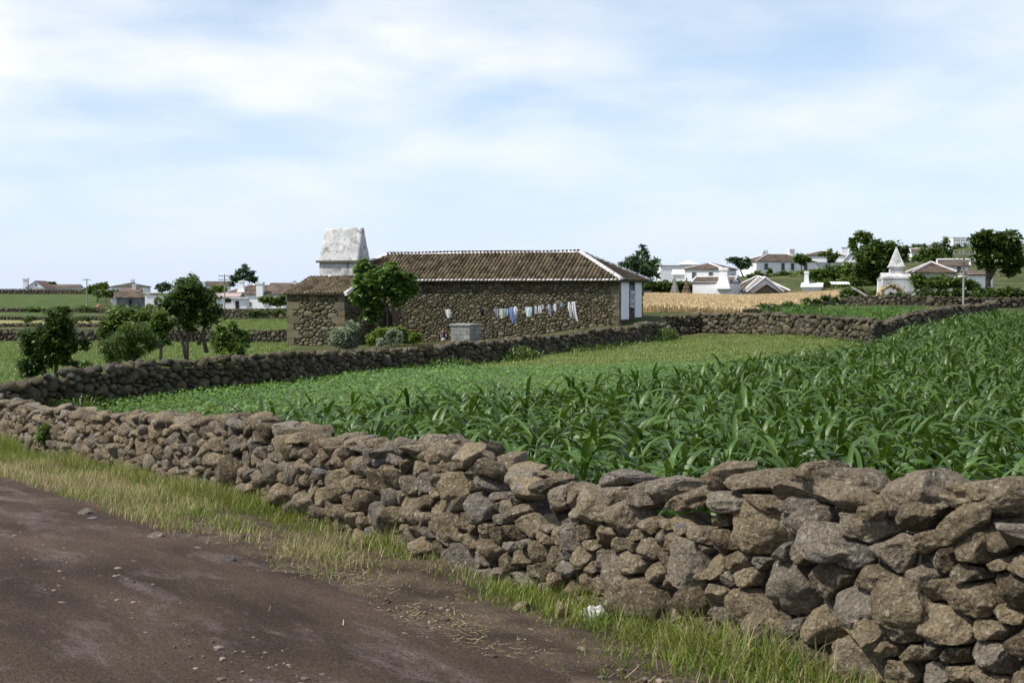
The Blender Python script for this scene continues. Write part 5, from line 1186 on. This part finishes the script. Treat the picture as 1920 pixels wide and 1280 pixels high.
# thatch lean-to, beam, post at the corner of the wheat field
def corner_things():
    p = gp(1670, 118); p.z = max(p.z, at(1670, 556, 118).z); root = empty('thatch_heap', p, 'collapsed thatched shelter of straw at the corner of the wheat field', 'straw shelter')
    b = B(); n = 16; V = []
    for i in range(n+1):
        t = i/n; a = PI*t
        for j in range(7): V.append((p.x-1.0*math.cos(a)*(1+.08*rng.normal()), p.y-.6+j*.25, p.z-.2+1.15*math.sin(a)**.8*(1+.06*rng.normal())))
    q = [[i*7+j, i*7+j+1, (i+1)*7+j+1, (i+1)*7+j] for i in range(n) for j in range(6)]; V = np.array(V); nv = len(V); V = np.concatenate([V, (V-np.array([p.x, p.y, p.z]))*.86+np.array([p.x, p.y, p.z])])
    b.add(V, q+[[x+nv for x in f[::-1]] for f in q]+[[i*7, (i+1)*7, (i+1)*7+nv, i*7+nv] for i in range(n)]); b.build('straw_shell', m_straw, root)
    N = 500; a = rng.random(N)*PI; P = np.stack([p.x-1.02*np.cos(a), p.y-.6+1.5*rng.random(N), p.z-.2+1.15*np.sin(a)**.8], 1)
    V, q, kk = strips(P, rng.random(N)*2*PI, rng.uniform(-.8,.6,N), rng.uniform(0,1,N), rng.uniform(.15,.4,N), rng.uniform(.02,.05,N), 2)
    mk('loose_straw', V, q, m_straw, root, np.repeat(rng.random(N), kk))
    p = gp(1648, 119); zt = at(1648, 521, 119).z; root = empty('gate_pillar', p, 'white tapered pillar at the left end of the stained white house', 'pillar'); b = B()
    b.box((p.x, p.y, p.z-.2), (.36, .36, zt-p.z), taper=.75); b.build('shaft', m_white, root); b = B(); b.box((p.x, p.y, zt-.2), (.34, .34, .12)); b.build('cap', m_lime, root)
    a, c = at(1597, 539, 122), at(1628, 557, 121); b = B(); b.tube([a, (a+c)/2+Vector((0,0,.03)), c], [.09, .1, .08], 7)
    tag(b.build('timber_beam', m_pole), 'weathered timber beam leaning on the scrub at the wheat field corner', 'timber beam')
    p = at(1577, 531, 190); root = empty('corrugated_roof', p, 'small pale corrugated sheet roof by the green hedge at the back of the wheat', 'shed roof')
    b = B(); k = 24; V = []
    for j in range(2):
        for i in range(k+1): V.append((p.x-1.25+2.5*i/k, p.y+j*1.2, p.z-.1+j*.3+.05*math.sin(i*PI/2)))
    V = np.array(V); nv = len(V); V = np.concatenate([V, V-[0,0,.03]]); q = [[i, i+1, k+2+i, k+1+i] for i in range(k)]; b.add(V, q+[[x+nv for x in f[::-1]] for f in q]+[[i+1, i, i+nv, i+1+nv] for i in range(k)])
    b.build('sheet', m_panel, root); b = B()
    for x in (-1.1, 1.1): b.tube([(p.x+x, p.y+.1, p.z-1.6), (p.x+x, p.y+.1, p.z-.12)], .05, 6); b.tube([(p.x+x, p.y+1.1, p.z-1.6), (p.x+x, p.y+1.1, p.z+.14)], .05, 6)
    b.build('posts', m_wood, root)
    # rubble heap under the left pole
    p = gp(160, 270); b = B()
    for i in range(40):
        P, Fc = rock((rng.uniform(.4,.9), rng.uniform(.4,.9), rng.uniform(.3,.6)), 2); b.add(P+np.array([p.x+rng.normal()*.8, p.y+rng.normal()*.5, p.z+abs(rng.normal())*.3]), None, Fc, rng.uniform(.5,1))
    tag(b.build('rubble_heap', m_stone2, smooth=True), 'pale heap of rubble at the foot of the far left pole', 'rubble heap')
    p = gp(183, 262); b = B(); P, Fc = rock((1.5, 1.2, 1.1), 3); b.add(P+np.array([p.x+.3, p.y, p.z+.45]), None, Fc, .5)
    tag(b.build("rubble_heap", mat("reddish_rubble", (.30,.14,.10), (.45,.27,.2), 2, .9), smooth=True), "reddish heap left of the grey cottage", "rubble heap")
corner_things()

# ------------------------------------------------------------------ small things on the verge
def ground_at(px, py):
    lo, hi = 4.0, 60.0
    for _ in range(50):
        m = (lo+hi)/2; p = at(px, py, m)
        if p.z > g(p.x, p.y): lo = m
        else: hi = m
    return at(px, py, (lo+hi)/2)
for px, py, w, h, lab, m in ((175,975,24,12,'blue grey flat stone at the road edge beside a yellow straw', m_slate),(165,962,44,18,'brown half buried stone behind the blue grey flat stone at the road edge', m_stone),(290,1008,34,18,'lichen marked brown stone at the road edge', m_stone),
        (370,1032,46,12,'long flat dark stone lying on the road edge', m_slate),(433,1055,24,18,'small black angular stone on the road edge', mat('black_stone', (.03,.03,.033), (.07,.07,.075), 6, .8, .5, 30)),(450,1008,36,18,'buried brown stone in the verge grass', m_stone),
        (905,1036,26,10,'grey flat stone lying in the grass under the wall', m_slate),(975,1142,34,24,'dusty brown stone in the grass near the white rag', m_stone),(1052,1148,34,30,'brown stone half hidden in grass left of the white rag', m_stone)):
    p = ground_at(px, py+h/2); s = p.y/F_PX; P, Fc = rock((w*s*1.1, w*s*.8, h*s*1.6), 3, 8, .05)
    b = B(); b.add(P @ rotm(0, 0, rng.random()*3).T + np.array([p.x, p.y, p.z+h*s*.35]), None, Fc, rng.random()); tag(b.build('loose_stone', m, smooth=True), lab, 'stone')
def rag():
    p = ground_at(1117, 1168); s = p.y/F_PX; V, Fc = ICO[4]; w, h = 58*s, 36*s
    P = V*np.array([w/2, w*.35, h/2]); P = P*(1+.22*fnoise(V*3.1+5, 3)+.10*np.sin(V[:,0]*22+3*vnoise(V*4)))[:,None]
    P[:,2] = np.maximum(P[:,2], -h*.35)
    b = B(); b.add(P+np.array([p.x, p.y, p.z+h*.4]), None, Fc); tag(b.build('crumpled_rag', m_rag, smooth=True), 'crumpled dirty white rag lying in the grass at the foot of the wall', 'rag')
rag()
def stalk(px0, py0, px1, py1, r, lab, m, name='dry_stalk', lift=.02, lift1=None):
    a, c = ground_at(px0, py0), ground_at(px1, py1); a.z += lift; c.z += lift if lift1 is None else lift1
    mid = (a+c)/2+Vector((.01,0,.02)); b = B(); b.tube([a, mid, c], [r, r*.9, r*.6], 6); tag(b.build(name, m), lab, 'dry stalk')
stalk(1250,1178,1158,1135,.014,'thick bleached maize stalk leaning on the wall right of the white rag', m_drystalk, lift=.05, lift1=.14)
stalk(1200,1180,1165,1148,.008,'thin bleached stalk under the thick one right of the white rag', m_drystalk, lift=.03, lift1=.06)
stalk(1245,1180,1310,1172,.009,'bleached stalk pointing right at the foot of the wall', m_drystalk, lift=.03)
stalk(142,977,176,987,.012,'pale yellow straw lying on the road edge by the blue grey stone', m_straw)
stalk(935,1178,1060,1205,.007,'long curved dry stalk lying across bare soil of the verge', m_drystalk)
stalk(840,1070,925,1105,.008,'dark dry twig lying in the verge grass', m_dark)
def upright_stalk():
    b = B()
    for px, py, tx, ty in ((1020,1100,995,1000),(1020,1090,1003,1060),(1120,1140,1085,1095),(1140,1135,1150,1080),(1125,1140,1118,1085),(1165,1150,1160,1080),(1200,1150,1170,1110)):
        p = ground_at(px, py); q = at(tx, ty, p.y); b.tube([p, (p+q)/2+Vector((.01,0,.01)), q], [.006,.005,.002], 5)
    tag(b.build('dry_stalks', m_straw), 'thin dry plant stalks standing against the wall around the white rag', 'dry stalks', None, 'stuff')
upright_stalk()

# ------------------------------------------------------------------ light, sky, camera
SUN_AZ = math.atan2(-.96, -.30)      # direction towards the sun: x=-.96, y=-.30
SUN_EL = math.radians(52)
sd = Vector((-.955*math.cos(SUN_EL), -.297*math.cos(SUN_EL), math.sin(SUN_EL)))
sun = bpy.data.lights.new('sun', 'SUN'); sun.energy = 5.0; sun.angle = math.radians(.6); sun.color = (1, .95, .87)
so = bpy.data.objects.new('sun', sun); COL.objects.link(so); so.rotation_euler = sd.to_track_quat('Z', 'Y').to_euler()
w = bpy.data.worlds.new('World'); S.world = w; w.use_nodes = True; nt = w.node_tree; N = nt.nodes; L = nt.links
bg = N['Background']; sky = N.new('ShaderNodeTexSky'); sky.sky_type = 'NISHITA'; sky.sun_disc = False
sky.sun_elevation = SUN_EL; sky.sun_rotation = math.atan2(sd.x, sd.y); sky.air_density = 1.0; sky.dust_density = .3; sky.ozone_density = 1.5
tc = N.new('ShaderNodeTexCoord'); sp = N.new('ShaderNodeSeparateXYZ'); L.new(tc.outputs['Generated'], sp.inputs[0])
def mth(op, a, b=None, c=None):
    n = N.new('ShaderNodeMath'); n.operation = op
    for i, v in enumerate((a, b, c)):
        if v is None: continue
        if isinstance(v, (int, float)): n.inputs[i].default_value = v
        else: L.new(v, n.inputs[i])
    return n.outputs[0]
zc = mth('ADD', mth('MAXIMUM', sp.outputs[2], 0.0), .22)
cx = mth('DIVIDE', sp.outputs[0], zc); cy = mth('DIVIDE', sp.outputs[1], zc)
cb = N.new('ShaderNodeCombineXYZ'); L.new(cx, cb.inputs[0]); L.new(cy, cb.inputs[1])
n1 = N.new('ShaderNodeTexNoise'); n1.inputs['Scale'].default_value = 1.5; n1.inputs['Detail'].default_value = 10; n1.inputs['Roughness'].default_value = .5; n1.inputs['Distortion'].default_value = .1; L.new(cb.outputs[0], n1.inputs['Vector'])
mr = N.new('ShaderNodeMapRange'); mr.inputs['From Min'].default_value = .38; mr.inputs['From Max'].default_value = .62; L.new(n1.outputs['Fac'], mr.inputs['Value'])
# clouds thin out near the horizon and towards the right of the view (east)
hz = N.new('ShaderNodeMapRange'); hz.inputs['From Min'].default_value = .015; hz.inputs['From Max'].default_value = .13; L.new(sp.outputs[2], hz.inputs['Value'])
ew = N.new('ShaderNodeMapRange'); ew.inputs['From Min'].default_value = .4; ew.inputs['From Max'].default_value = -.35; ew.inputs['To Min'].default_value = .55; ew.inputs['To Max'].default_value = 1.0; L.new(sp.outputs[0], ew.inputs['Value'])
cl = mth('MULTIPLY', mth('MULTIPLY', mr.outputs['Result'], hz.outputs['Result']), ew.outputs['Result'])
mx = N.new('ShaderNodeMix'); mx.data_type = 'RGBA'; L.new(mth('MULTIPLY', cl, .9), mx.inputs[0]); 
hm = N.new('ShaderNodeMix'); hm.data_type = 'RGBA'; hf_ = N.new('ShaderNodeMapRange'); hf_.inputs['From Min'].default_value = .22; hf_.inputs['From Max'].default_value = .0; hf_.inputs['To Max'].default_value = .85; L.new(sp.outputs[2], hf_.inputs['Value'])
L.new(hf_.outputs['Result'], hm.inputs[0]); pale = N.new('ShaderNodeMix'); pale.data_type = 'RGBA'; pale.inputs[0].default_value = .2; L.new(sky.outputs[0], pale.inputs[6]); pale.inputs[7].default_value = (5.0, 5.8, 7.3, 1); L.new(pale.outputs[2], hm.inputs[6]); hm.inputs[7].default_value = (4.6, 5.4, 7.0, 1); L.new(hm.outputs[2], mx.inputs[6]); mx.inputs[7].default_value = (7.2, 7.15, 7.1, 1)
L.new(mx.outputs[2], bg.inputs['Color']); bg.inputs['Strength'].default_value = .15

cam = bpy.data.cameras.new('camera'); cam.sensor_width = 36; cam.lens = F_PX/1920*36; cam.clip_end = 12000; cam.clip_start = .1
co = bpy.data.objects.new('camera', cam); COL.objects.link(co); co.location = (0, 0, CZ); co.rotation_euler = (PI/2+PITCH, 0, 0); S.camera = co
S.view_settings.view_transform = 'Standard'; S.view_settings.look = 'None'; S.view_settings.exposure = .05; S.view_settings.gamma = 1
